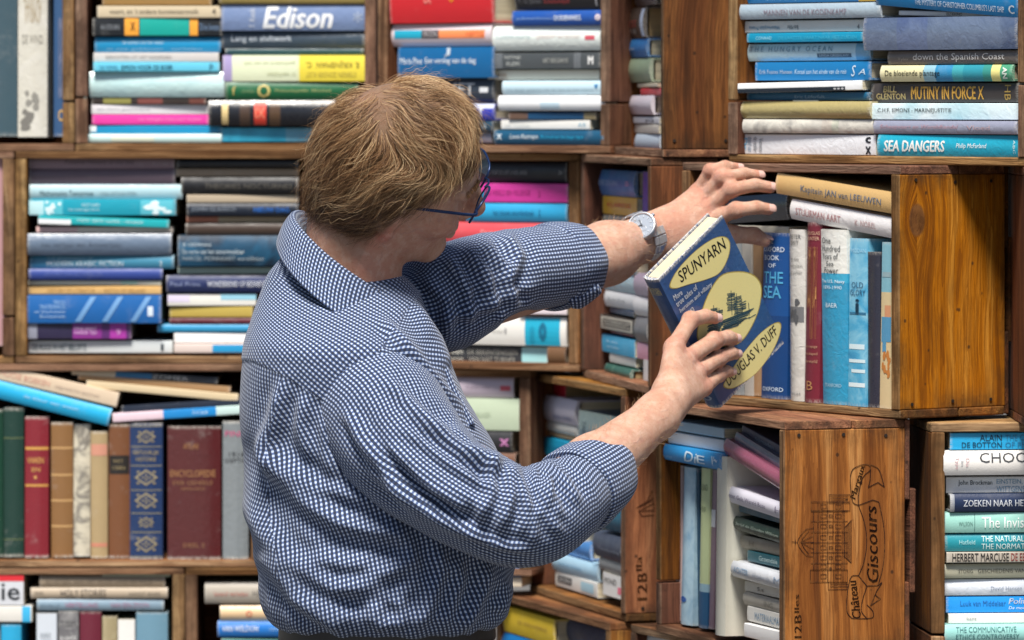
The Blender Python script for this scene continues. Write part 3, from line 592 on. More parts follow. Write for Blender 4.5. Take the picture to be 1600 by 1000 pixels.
rows('G', [
 ((276,250,466,262), '#17171b', 'black slim book near the top', [], hb),
 ((275,263,466,276), '#988672', 'taupe page coloured paperback', [], pb),
 ((283,277,466,303), '#17171b', 'black book with dark grey capitals', [('THEORIES NOCTURNES',.2,.95,.3,.62,'#5c5850')], hb),
 ((292,304,466,317), '#b5a58e', 'beige paperback with worn grey edge', [], pb),
 ((292,318,466,338), '#162030', 'midnight blue book with brighter blue lettering', [('JOHN GLASSCO',.04,.44,.3,.7,'#7f8894'),('NIEUW DAG',.6,.92,.3,.72,'#1f5fae',{'b':.03})], hb),
 ((292,338,466,348), '#c0795f', 'terracotta and beige thin paperback', [], dict(hard=False,bands=((.28,.98,'#b9a68a'),))),
 ((290,349,466,367), '#43352d', 'dark brown leathery book', [], hb),
 ((278,368,446,416), '#18374f', 'thick night blue picture book with three white lines', [('JE GEDRAAG',.04,.31,.62,.76,'#a9b8c0'),('De vorm van het onvermoeibaar',.04,.62,.4,.56,'#b8c6cc'),('MARCEL MONNAART wereldlezen',.04,.8,.18,.32,'#a9b8c0')], dict(hard=True,art=('#10283c','#1d5a7c','#132e44','#0e2130',9))),
 ((278,417,440,428), '#90a6a0', 'thin grey green paperback', [], pb),
 ((260,430,420,457), '#222e5c', 'navy book with white small capital title', [('Paul Prins',.04,.33,.36,.62,'#8b95b8'),('WONDERKIND OF BEDRIEGER',.4,1.0,.32,.66,'#e4e8f2',{'b':.01})], hb),
 ((262,459,400,478), '#e4e2da', 'torn white paperback', [(None,.0,.25,.3,.9,'#d9cfe4'),(None,.6,1,.5,1,'#8fc3d6')], pb),
 ((265,479,395,496), '#b8a24e', 'mustard coloured paperback under torn white one', [], pb),
 ((265,497,395,506), '#622430', 'thin maroon book', [], hb),
 ((246,507,395,519), '#3394c2', 'sky blue thin book jutting out left', [], hb),
 ((272,520,392,536), '#e6e6e6', 'clean white paperback', [], pb),
 ((272,537,392,552), '#d8c8c0', 'pinkish cream paperback with blue block at bottom', [(None,.5,.95,.1,.9,'#1e93c8')], pb),
], 'in middle left crate, right stack')
# --- H
rows('H', [
 ((735,253,886,285), '#24262d', 'black hardback with dim grey title', [('DE VEERTIG HET LAGE LAND',.18,.6,.4,.6,'#8d8f92'),('>',.92,.96,.4,.6,'#9a9a9a')], dict(hard=True,bul=.004)),
 ((735,286,887,316), '#c93795', 'magenta pink paperback with dark pink title', [('DE WERELD EEN VOLGENDE',.18,.62,.38,.66,'#8f1f68'),('2',.7,.72,.3,.62,'#7d1a5a')], dict(hard=False)),
 ((728,317,887,346), '#2b99c8', 'azure blue book with darker blue title', [('het nieuwe woordenboek',.28,.68,.36,.66,'#125a84'),('|',.73,.74,.3,.7,'#125a84')], hb),
 ((690,347,872,382), '#cf4c54', 'coral red book partly behind the sleeve', [('Presto',.35,.55,.5,.68,'#e69a9a')], dict(hard=True)),
 ((812,478,886,491), '#e0d3d8', 'pale pink slim book peeking out below the sleeve', [], pb),
 ((720,493,886,538), '#e2e0da', 'thick white book with turquoise photograph', [(None,.61,.94,.02,.98,'#17a3c4'),('o',.74,.82,.15,.85,'#0b6c8c',{'b':.1}),('l',.66,.7,.05,.7,'#0f86a6',{'b':.15}),('8',.42,.44,.4,.6,'#77777a'),('verhalen',.3,.41,.42,.56,'#a8a6a2')], dict(hard=True,bul=.003)),
 ((692,539,855,569), '#37393d', 'charcoal book with two lines of pale capitals', [('William',.03,.2,.56,.84,'#cfcdc2'),('Styron',.05,.2,.16,.44,'#cfcdc2'),('DE BEKENTENISSEN',.245,.72,.56,.84,'#d2d0c6',{'b':.008}),('VAN NAT TURNER',.25,.7,.16,.44,'#d2d0c6',{'b':.008})], dict(hard=False,bands=((.755,1,'#a4dbe0'),))),
])
place('H', (856,542,884,568), '#6b4d33', 'small plain brown book at the end', [], hard=True, D=.1)
# --- I
rows('I', [
 ((934,264,992,304), '#4f73a8', 'rounded blue book with violet sheen on top', [('DE DUIN',.15,.6,.4,.6,'#a8bddd'),('o',.8,.88,.4,.6,'#e0a8c8')], dict(hard=True,ins=.03,bul=.005,art=('#5a6ea8','#3f7ab0','#5470a0',9))),
 ((944,305,994,334), '#ecb842', 'golden yellow book with orange letters', [('KLARISSE',.15,.85,.42,.66,'#e0653a')], dict(hard=False,ins=.03)),
 ((946,335,996,352), '#aeb2a4', 'greyish green paperback under the yellow one', [], dict(hard=False,ins=.03)),
 ((946,424,992,452), '#bcd6e0', 'pale blue thick book below the wrist', [], dict(hard=True,ins=.03)),
 ((949,453,992,478), '#e4e6e8', 'white book with faint grey word', [('lucht',.15,.7,.4,.6,'#8e979e')], dict(hard=True,ins=.03)),
 ((952,479,992,489), '#31475f', 'slim navy book', [], dict(hard=False,ins=.03)),
 ((940,490,990,514), '#34302c', 'black and cream labelled book', [(None,.04,.94,.1,.9,'#d6cfbf'),(None,.08,.9,.18,.82,'#1c1a1a'),('hoofdletters',.14,.85,.35,.7,'#c9c3b4')], dict(hard=False,ins=.026)),
 ((954,515,990,520), '#7c4650', 'very thin dusty red booklet', [], dict(hard=False,ins=.03)),
 ((942,521,991,549), '#45b4e2', 'light sky blue paperback', [('de stad',.15,.5,.6,.75,'#c8e8f4'),('verhalen',.15,.55,.3,.45,'#c8e8f4')], dict(hard=False,ins=.028)),
 ((954,551,992,566), '#e0dfda', 'thin white paperback over the old green one', [], dict(hard=False,ins=.03)),
 ((945,567,990,586), '#2f5f54', 'old dark green clothbound book', [(None,.3,.33,0,1,'#5f8a74')], dict(hard=True,ins=.024,pg=2,bul=.004)),
 ((993,425,1016,461), '#bfaec0', 'lilac thick book at the right', [], dict(hard=True,ins=.03)),
 ((993,462,1016,492), '#e2e2e4', 'white thick book at the right', [], dict(hard=True,ins=.03)),
 ((993,493,1016,533), '#7b7d82', 'mid grey thick book at the right', [], dict(hard=True,ins=.03)),
 ((995,534,1016,560), '#dc9fb6', 'pink book at the right', [], dict(hard=False,ins=.03)),
 (('u',1005,561,1014,595), '#dfe0e0', 'small white upright booklet at the right', [], dict(hard=False,ins=.03)),
 (('u',1004,268,1014,350), '#5f43a0', 'purple upright book at the right', [], dict(hard=False,ins=.03)),
])
# --- J
rows('J', [
 (('t',1214,286,1398,318,33), '#cfaa70', 'tan cloth book lying tilted topmost with grey blue title', [('Kapitein JAN van LEEUWEN',.22,.9,.2,.62,'#6d7f96',{'b':.004})], dict(hard=True,ins=.004,jit=False,bul=.003)),
 (('t',1237,326,1398,357,32), '#dedbdb', 'white tilted book with faded red title in plastic', [('STUURMAN AART',.06,.5,.25,.62,'#b07f80'),('K. NOREL',.64,.84,.3,.6,'#b89a9a')], dict(hard=True,ins=.008,jit=False,wrap=.5)),
 (('t',1120,330,1232,322,42), '#2c3344', 'dark plastic wrapped book lying beneath the fingers', [], dict(hard=True,ins=.03,jit=False,wrap=1.0,gloss=.2,bul=.004)),
 ((1118,350,1232,361), '#d9d2c0', 'thin cream book under the dark wrapped one', [], dict(hard=False,ins=.032)),
 (('u',1121,368,1160,618), '#8f9496', 'grey upright book nearest the held book', [], dict(hard=True,ins=.03)),
 (('u',1161,366,1176,618), '#b7b3ab', 'thin light grey upright paperback', [], dict(hard=False,ins=.03)),
 (('u',1177,366,1190,618), '#a98560', 'thin brown upright booklet', [], dict(hard=False,ins=.03)),
 (('u',1191,363,1231,624), '#174c8c', 'broad royal blue upright book with white and cyan words', [('THE',.035,.065,.15,.5,'#cfe0ee',{'r':'h'}),('OXFORD',.085,.115,.08,.88,'#dfe9f2',{'r':'h'}),('BOOK',.135,.165,.12,.72,'#dfe9f2',{'r':'h'}),('OF',.185,.21,.3,.6,'#dfe9f2',{'r':'h'}),('THE',.235,.305,.1,.85,'#58b4e0',{'r':'h','b':.01}),('SEA',.32,.395,.08,.8,'#58b4e0',{'r':'h','b':.01}),('OXFORD',.93,.955,.1,.9,'#cfe0ee',{'r':'h'})], dict(hard=True,ins=.02,bands=((.5,1,'#133f78'),))),
 (('u',1234,358,1258,629), '#c9c7c0', 'pale grey upright book with a dark blurred picture', [('PIETER',.03,.055,.15,.85,'#5b5b5c',{'r':'h'}),('SMIT',.065,.09,.2,.75,'#5b5b5c',{'r':'h'}),('de zee',.16,.18,.2,.75,'#8a8a88',{'r':'h'}),('verhalen',.2,.22,.1,.9,'#8a8a88',{'r':'h'}),('van weleer',.24,.26,.1,.9,'#8a8a88',{'r':'h'}),(None,.45,.54,.05,.95,'#6f7072'),('~b',.40,.56,.05,.95,'#55575a'),('amst',.95,.965,.2,.8,'#77777a',{'r':'h'})], dict(hard=True,ins=.012,wrap=.8,gloss=.25,art=('#c9c7c0','#d4d2cc','#bcbab4',12))),
 (('u',1259,347,1282,631), '#6f2433', 'maroon upright book with large gold vertical title', [('DOUGLAS',.05,.07,.08,.92,'#c9a488',{'r':'h'}),('HUNTER',.08,.1,.1,.9,'#c9a488',{'r':'h'}),('Half Moon',.13,.65,.22,.82,'#c98f5c',{'r':'v','b':.004}),('the voyage',.68,.7,.1,.9,'#b08a70',{'r':'h'}),('that shaped',.72,.74,.1,.9,'#b08a70',{'r':'h'}),('new world',.76,.78,.1,.9,'#b08a70',{'r':'h'}),('B',.88,.93,.3,.7,'#a87a50',{'r':'h'})], dict(hard=True,ins=.008)),
 (('u',1284,358,1324,635), '#2e95bf', 'upright book with white top and sea blue lower part', [('One',.045,.08,.1,.5,'#26303a',{'r':'h'}),('Hundred',.09,.125,.1,.82,'#26303a',{'r':'h'}),('Years of',.135,.17,.1,.75,'#26303a',{'r':'h'}),('Sea',.18,.21,.3,.6,'#26303a',{'r':'h'}),('Power',.215,.25,.2,.75,'#26303a',{'r':'h'}),('The U.S. Navy',.285,.31,.06,.94,'#e4f0f4',{'r':'h'}),('1890-1990',.32,.34,.15,.85,'#cfe4ec',{'r':'h'}),('BAER',.42,.445,.25,.7,'#d6e8ee',{'r':'h'}),('STANFORD',.88,.9,.15,.8,'#a8cad8',{'r':'h'})], dict(hard=True,ins=.006,bands=((0,.25,'#e2e3dd'),(.25,.3,'#3aa6cc')),wrap=.4)),
 (('u',1326,372,1354,637), '#45a3cf', 'sky blue upright book with lighthouse and waves', [('MODAN',.06,.085,.12,.9,'#a8d8ea',{'r':'h'}),('OLD',.26,.295,.15,.8,'#1f4f74',{'r':'h'}),('GLORY',.305,.34,.08,.92,'#1f4f74',{'r':'h'}),('i',.36,.45,.38,.6,'#23506c',{'r':'h','b':.03}),(None,.44,.455,.05,.95,'#2f6f92'),(None,.63,.66,.05,.9,'#cfe6ee'),(None,.72,.74,.05,.95,'#cfe6ee'),(None,.78,.8,.2,.95,'#cfe6ee'),(None,.86,.885,.05,.95,'#d6eaf0')], dict(hard=True,ins=.006,art=('#3a98c6','#8fcbe2','#4fa8d0','#2f86b6',18),bul=.001)),
 (('u',1354,393,1375,638), '#30323f', 'plain dark navy upright book', [], dict(hard=True,ins=.01,gloss=.3)),
 (('u',1376,378,1396,640), '#cfbc92', 'slim sandy upright book with blue figure', [(None,.18,.21,.1,.8,'#8fa9b0'),(None,.45,.6,.1,.85,'#4f8fb4'),(None,.38,.45,.35,.8,'#c98f6a'),(None,.6,.66,.2,.5,'#4f8fb4'),('~b',.64,.82,.1,.9,'#b8763a')], dict(hard=False,ins=.008,bands=((0,.3,'#7fb4c4'),))),
])
# --- L
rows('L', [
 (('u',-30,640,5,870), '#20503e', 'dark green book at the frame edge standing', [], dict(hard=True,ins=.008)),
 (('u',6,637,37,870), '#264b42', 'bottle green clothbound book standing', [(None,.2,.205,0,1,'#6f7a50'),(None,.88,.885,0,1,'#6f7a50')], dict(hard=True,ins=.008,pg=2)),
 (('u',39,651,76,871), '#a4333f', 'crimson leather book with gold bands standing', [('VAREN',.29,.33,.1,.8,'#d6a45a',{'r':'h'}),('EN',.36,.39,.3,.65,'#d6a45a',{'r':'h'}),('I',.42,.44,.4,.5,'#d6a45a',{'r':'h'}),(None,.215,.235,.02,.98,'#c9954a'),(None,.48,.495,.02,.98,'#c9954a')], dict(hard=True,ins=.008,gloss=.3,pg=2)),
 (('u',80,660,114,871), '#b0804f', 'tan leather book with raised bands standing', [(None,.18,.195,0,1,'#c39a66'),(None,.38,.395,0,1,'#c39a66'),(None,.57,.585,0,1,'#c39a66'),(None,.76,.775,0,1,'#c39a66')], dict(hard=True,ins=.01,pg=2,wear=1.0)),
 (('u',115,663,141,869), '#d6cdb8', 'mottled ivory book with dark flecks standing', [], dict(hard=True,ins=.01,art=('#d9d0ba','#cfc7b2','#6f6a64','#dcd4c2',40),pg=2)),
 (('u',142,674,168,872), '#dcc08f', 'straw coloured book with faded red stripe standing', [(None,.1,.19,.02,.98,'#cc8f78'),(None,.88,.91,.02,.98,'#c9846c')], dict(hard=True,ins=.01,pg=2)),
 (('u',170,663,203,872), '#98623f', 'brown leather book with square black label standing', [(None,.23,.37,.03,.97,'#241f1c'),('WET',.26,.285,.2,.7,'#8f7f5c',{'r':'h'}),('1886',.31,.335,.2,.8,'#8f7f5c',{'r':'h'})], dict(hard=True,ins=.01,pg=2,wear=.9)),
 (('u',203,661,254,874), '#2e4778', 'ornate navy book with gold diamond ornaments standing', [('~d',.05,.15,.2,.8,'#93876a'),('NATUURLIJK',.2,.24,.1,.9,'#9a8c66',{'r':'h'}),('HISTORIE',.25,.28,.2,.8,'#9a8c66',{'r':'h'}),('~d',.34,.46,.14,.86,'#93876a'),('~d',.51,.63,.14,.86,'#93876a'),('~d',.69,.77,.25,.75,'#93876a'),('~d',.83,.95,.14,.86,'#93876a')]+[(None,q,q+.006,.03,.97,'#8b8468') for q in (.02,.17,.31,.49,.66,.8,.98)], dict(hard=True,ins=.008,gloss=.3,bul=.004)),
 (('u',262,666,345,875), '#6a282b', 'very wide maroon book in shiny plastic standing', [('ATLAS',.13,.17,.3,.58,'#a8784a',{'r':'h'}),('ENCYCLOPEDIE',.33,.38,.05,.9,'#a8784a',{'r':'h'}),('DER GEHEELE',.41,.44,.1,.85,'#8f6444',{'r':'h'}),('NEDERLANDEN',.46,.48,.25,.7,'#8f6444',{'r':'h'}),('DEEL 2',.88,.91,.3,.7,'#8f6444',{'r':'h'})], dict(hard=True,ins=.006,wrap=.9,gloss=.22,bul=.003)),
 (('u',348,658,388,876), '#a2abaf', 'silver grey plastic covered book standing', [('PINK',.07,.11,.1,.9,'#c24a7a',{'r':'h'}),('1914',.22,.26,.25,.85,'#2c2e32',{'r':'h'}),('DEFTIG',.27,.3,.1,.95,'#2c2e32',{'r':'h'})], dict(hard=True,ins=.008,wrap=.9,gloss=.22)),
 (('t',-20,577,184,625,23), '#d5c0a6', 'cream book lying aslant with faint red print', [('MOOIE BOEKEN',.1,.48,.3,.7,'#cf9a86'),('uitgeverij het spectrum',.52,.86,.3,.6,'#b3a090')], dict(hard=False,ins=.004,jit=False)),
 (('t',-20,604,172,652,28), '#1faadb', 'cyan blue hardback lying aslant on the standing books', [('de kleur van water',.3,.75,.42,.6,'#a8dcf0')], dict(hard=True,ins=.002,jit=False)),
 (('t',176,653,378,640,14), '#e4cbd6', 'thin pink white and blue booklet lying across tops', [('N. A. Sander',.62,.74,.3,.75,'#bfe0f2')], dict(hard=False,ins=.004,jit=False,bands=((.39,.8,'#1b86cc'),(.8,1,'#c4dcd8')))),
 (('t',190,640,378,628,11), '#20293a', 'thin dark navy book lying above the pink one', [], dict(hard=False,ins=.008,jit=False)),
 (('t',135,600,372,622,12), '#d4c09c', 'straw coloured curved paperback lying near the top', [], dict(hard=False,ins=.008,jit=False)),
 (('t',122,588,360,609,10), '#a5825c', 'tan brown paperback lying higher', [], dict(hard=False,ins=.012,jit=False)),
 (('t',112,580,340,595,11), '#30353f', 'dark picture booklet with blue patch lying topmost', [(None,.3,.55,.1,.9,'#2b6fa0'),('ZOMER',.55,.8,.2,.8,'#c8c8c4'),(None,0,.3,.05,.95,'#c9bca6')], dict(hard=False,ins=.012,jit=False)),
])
# --- M, N
rows('M', [
 (('u',2,976,33,1107), '#2aa6d4', 'cyan upright book under the red topped one', [], dict(hard=True,ins=.006)),
 ((-60,890,37,946), '#d0d3d9', 'white book with red top and large dark letters', [(None,0,1,.68,1,'#cf2630'),('ie',.64,.94,.15,.62,'#3b4046',{'b':.01})], dict(hard=False,ins=.004)),
 ((-60,947,50,972), '#dcd9d2', 'white paperback with blue corner beneath the red one', [(None,.86,.98,0,1,'#39aede')], dict(hard=False,ins=.002)),
 (('t',160,897,266,897,8), '#b9c4b0', 'thin grey green board under the shelf above', [], dict(hard=False,ins=.01,jit=False)),
 ((62,899,258,918), '#958571', 'tan grey book with faint brown capitals', [('SCHETSEN VAN HET OUDE LAND EN VOLK',.05,.9,.35,.65,'#6f6253')], dict(hard=True,ins=.01)),
 ((48,918,262,935), '#b6a691', 'greyish cream book with dark capitals', [('HOLY STORIES',.22,.55,.15,.85,'#4a4440'),('NOOIT BOEK',.72,.95,.3,.6,'#7d7468'),('DEEL',.03,.1,.4,.65,'#7d7468')], dict(hard=True,ins=.008)),
 ((58,936,256,954), '#8299aa', 'blue grey book with faint red capitals', [('JOHN LE',.02,.18,.3,.6,'#6a7f90'),('VERTELLING',.22,.48,.25,.7,'#a8708a'),('VAN EEN ZOON',.58,.88,.25,.7,'#a07088')], dict(hard=True,ins=.01)),
 (('u',57,958,89,1107), '#ccd3dc', 'white grey upright paperback', [('roman',.2,.4,.2,.7,'#9aa2aa',{'r':'h'})], dict(hard=False,ins=.008)),
 (('u',91,955,123,1107), '#8d8c8e', 'speckled grey upright book', [('TUSSEN',.1,.16,.1,.9,'#3a3a3c',{'r':'h'}),('RUIMTE',.26,.3,.1,.9,'#e0e0de',{'r':'h'})], dict(hard=False,ins=.008,art=('#8a898b','#5e5d60','#b9b8b6',30))),
 (('u',125,956,158,1107), '#6a2435', 'wine red upright clothbound book', [], dict(hard=True,ins=.008)),
 (('u',160,963,183,1107), '#b3a583', 'khaki upright book', [], dict(hard=True,ins=.01,art=('#b3a583','#9a8d6c','#c4b896',20))),
 (('u',184,968,211,1107), '#e4e2de', 'plain white upright paperback', [], dict(hard=False,ins=.01)),
 (('u',213,957,262,1107), '#6c93a8', 'wide steel blue upright book', [], dict(hard=True,ins=.006)),
])
rows('N', [
 ((320,910,470,943), '#aea69a', 'thick grey beige book with faint red title', [('levend verleden',.1,.45,.35,.6,'#b8776c'),('HET',.5,.62,.35,.65,'#6f6a64')], dict(hard=True,ins=.01)),
 ((344,946,470,971), '#d8ba92', 'cream rounded old book', [('o',.32,.4,.3,.7,'#c96a50')], dict(hard=True,ins=.012,bul=.005,pg=2)),
 ((340,971,475,995), '#2275c8', 'vivid blue book with white capitals', [('VAN WELDON',.05,.47,.35,.75,'#e6eef6',{'b':.01}),('roman',.6,.75,.4,.6,'#8fb6de')], dict(hard=True,ins=.006)),
 ((346,996,475,1020), '#35726c', 'dark teal book just showing at the lower edge', [], dict(hard=True,ins=.01)),
])
# --- O
rows('O', [
 ((690,588,803,620), '#c0b2c0', 'pinkish grey book with small red mark', [(None,.82,.96,.35,.6,'#c25060'),('de gelijke ruimte',.35,.68,.42,.6,'#98899a')], dict(hard=True,ins=.012)),
 ((700,621,812,671), '#bccab0', 'thick sage green book', [('GRONDSLAGEN',.25,.6,.4,.55,'#a3b098')], dict(hard=True,ins=.008,bul=.002)),
 ((725,672,801,706), '#2a2a2d', 'black book with pink mark', [('x',.75,.95,.3,.65,'#c27fb0',{'b':.03})], dict(hard=True,ins=.01)),
 ((755,707,806,738), '#6f4c38', 'brown book just above the sleeve', [], dict(hard=True,ins=.01)),
 ((760,870,813,900), '#1f80bc', 'deep blue book low beside the shirt', [], dict(hard=True,ins=.01)),
 ((760,901,815,916), '#e0d2bc', 'thin cream paperback low beside the shirt', [], dict(hard=False,ins=.01)),
])
# --- P
rows('P', [
 (('t',846,598,884,613,20), '#cb2a3c', 'red book lying tilted high up', [], dict(hard=False,ins=.035,jit=False,pg=2)),
 ((833,613,904,652), '#d8d4e2', 'thick white and lilac rounded book', [('een reis',.5,.9,.15,.35,'#9aa0c0')], dict(hard=True,ins=.022,bul=.006)),
 ((838,653,904,669), '#e0e0da', 'white book between lilac and tan ones', [], dict(hard=True,ins=.024)),
 ((841,670,904,677), '#cfa981', 'thin tan paperback', [], dict(hard=False,ins=.026)),
 ((832,678,907,706), '#1fa4cf', 'bright cyan book with darker title', [('DE GROTE BOEKENGIDS',.1,.85,.4,.6,'#1680ac')], dict(hard=False,ins=.02)),
 ((905,640,974,702), '#738a96', 'large blue grey boxed volume', [('TABULA',.08,.16,.1,.75,'#4d606c',{'r':'v'})], dict(hard=True,ins=.012,bul=.001,wrap=.5,D=.15)),
 ((874,836,925,862), '#3470b8', 'cobalt blue book lying under the sleeve', [], dict(hard=True,ins=.03,art=('#2f6ab0','#4f8fd0','#27487c',14))),
 ((866,863,934,890), '#b0d8f0', 'baby blue book with faint title', [('verloren brieven',.15,.65,.4,.62,'#7ba8c4')], dict(hard=True,ins=.024,bul=.003)),
 ((868,891,934,915), '#e2e2de', 'white book with black label at stack bottom', [(None,.06,.4,.3,.78,'#4a4a4e'),('ZON',.1,.36,.4,.68,'#d8d8d4'),(None,.62,.92,.2,.8,'#a9cede')], dict(hard=False,ins=.024)),
 ((928,828,976,868), '#3f4a5e', 'slate book with cream upper edge', [('Teambuilding',.2,.95,.3,.45,'#98a0ac')], dict(hard=True,ins=.02)),
 ((945,788,976,826), '#1f607a', 'petrol blue thick book', [], dict(hard=True,ins=.02)),
 ((936,869,976,890), '#8a8e90', 'mid grey book', [], dict(hard=True,ins=.022)),
 (('u',942,893,974,928), '#e6e6e4', 'small white book with black word and pink patch', [('MOND',.2,.45,.1,.7,'#2c2c30',{'r':'h'}),(None,.5,.8,.75,.98,'#e87a90')], dict(hard=False,ins=.02)),
])
# --- Q
rows('Q', [
 ((1046,655,1130,671), '#9fbccc', 'pale blue book on top', [], dict(hard=False,ins=.012)),
 ((1040,672,1128,691), '#dadbdc', 'white book above the cyan one', [], dict(hard=False,ins=.014)),
 ((1032,692,1130,717), '#1f8fd0', 'cyan blue book with white brush letters', [('Di',.4,.62,.15,.8,'#d6ecf6',{'sh':.2}),('E',.62,.75,.2,.7,'#d6ecf6'),('kunst',.04,.2,.15,.35,'#9fd0ea'),('v~',.86,.96,.2,.8,'#cfe6f4')], dict(hard=True,ins=.004,bul=.003)),
 (('u',1056,726,1065,968), '#cfb5b2', 'thin dusty pink upright book', [], dict(hard=False,ins=.03)),
 (('u',1066,728,1084,973), '#98bdd4', 'light blue marbled upright book', [('o',.82,.86,.2,.7,'#2a5fae',{'r':'h','b':.1})], dict(hard=True,ins=.024,art=('#7fa8c4','#b5d2e0','#8fb4cc',22))),
 (('u',1085,732,1093,975), '#1d4a66', 'thin dark blue upright book', [], dict(hard=False,ins=.03)),
 (('u',1094,730,1107,979), '#ccd9a4', 'pale lime upright book with blue foot', [('VAN ZAND',.1,.14,.1,.9,'#7a8a6a',{'r':'h'}),('1950',.24,.27,.2,.8,'#7a8a6a',{'r':'h'})], dict(hard=True,ins=.026,bands=((.72,.77,'#9cc0d0'),(.77,1,'#1f5a86')))),
 (('u',1108,733,1117,981), '#8d7684', 'thin mauve upright book', [(None,.25,.36,0,1,'#d8d8dc')], dict(hard=False,ins=.03)),
 (('u',1119,711,1134,990), '#dcdacb', 'tall worn white upright book', [], dict(hard=True,ins=.004,wear=1.0,D=.15,pg=2)),
 (('t',1160,672,1232,712,17), '#51566c', 'tilted grey blue booklet near the top', [('nomaden',.3,.7,.3,.7,'#8fa0b4')], dict(hard=False,ins=.03,jit=False)),
 (('t',1150,684,1232,735,20), '#5c647c', 'tilted slate book behind the plum one', [], dict(hard=True,ins=.02,jit=False,wrap=.7)),
 (('t',1134,697,1232,760,26), '#97516a', 'plum coloured tilted hardback', [], dict(hard=True,ins=.01,jit=False,wrap=.6,bul=.004)),
 (('t',1126,767,1232,802,26), '#dcdae6', 'white tilted book with orange start', [('Groter Gele Wereld Boze',.1,.7,.35,.62,'#77708a'),('H',.84,.92,.3,.7,'#8f8aa0')], dict(hard=True,ins=.012,jit=False,bands=((0,.07,'#e08a3a'),),bul=.004)),
 (('t',1155,792,1232,814,16), '#1f5468', 'thin dark teal tilted book', [], dict(hard=False,ins=.02,jit=False)),
 (('t',1134,812,1232,842,21), '#22382f', 'blackish green tilted book with white script', [('Strijd de Gouden Wilsum',.2,.88,.35,.65,'#a8b8ac',{'sh':.2}),(None,.92,1,.1,.9,'#b03a4a')], dict(hard=True,ins=.018,jit=False,bul=.004)),
 (('t',1158,845,1232,862,20), '#8f887a', 'stone grey book', [('H',.2,.3,.3,.7,'#6f685c')], dict(hard=True,ins=.024,jit=False)),
 (('t',1168,868,1232,882,17), '#145865', 'small teal book with white title', [('Groendale',.3,.75,.3,.75,'#bcd4d4')], dict(hard=False,ins=.022,jit=False)),
 (('t',1145,888,1232,912,25), '#d8dce2', 'white blue lettered rounded book', [('ACHTER',.06,.32,.3,.7,'#7fa0bc'),('een stad aan zee',.4,.7,.35,.6,'#a0a8b8'),('M',.78,.9,.3,.72,'#98a8bc')], dict(hard=True,ins=.012,jit=False,bul=.004,wrap=.4)),
 (('t',1164,915,1232,930,17), '#d2cec4', 'pale stone coloured paperback', [('S.a',.3,.45,.3,.65,'#55524c')], dict(hard=False,ins=.024,jit=False)),
 (('t',1164,934,1232,952,21), '#b0aba0', 'grey rounded book with faint lettering', [('ING',.5,.7,.25,.7,'#8a867c')], dict(hard=True,ins=.022,jit=False,bul=.004)),
 (('t',1168,958,1232,974,24), '#dedcd6', 'white book with blue capitals', [('MATERIAALMARKT',.2,.95,.2,.7,'#7090ac')], dict(hard=False,ins=.02,jit=False)),
 (('t',1163,984,1232,1001,22), '#e2e2e2', 'lowest plain white book', [], dict(hard=False,ins=.014,jit=False)),
])
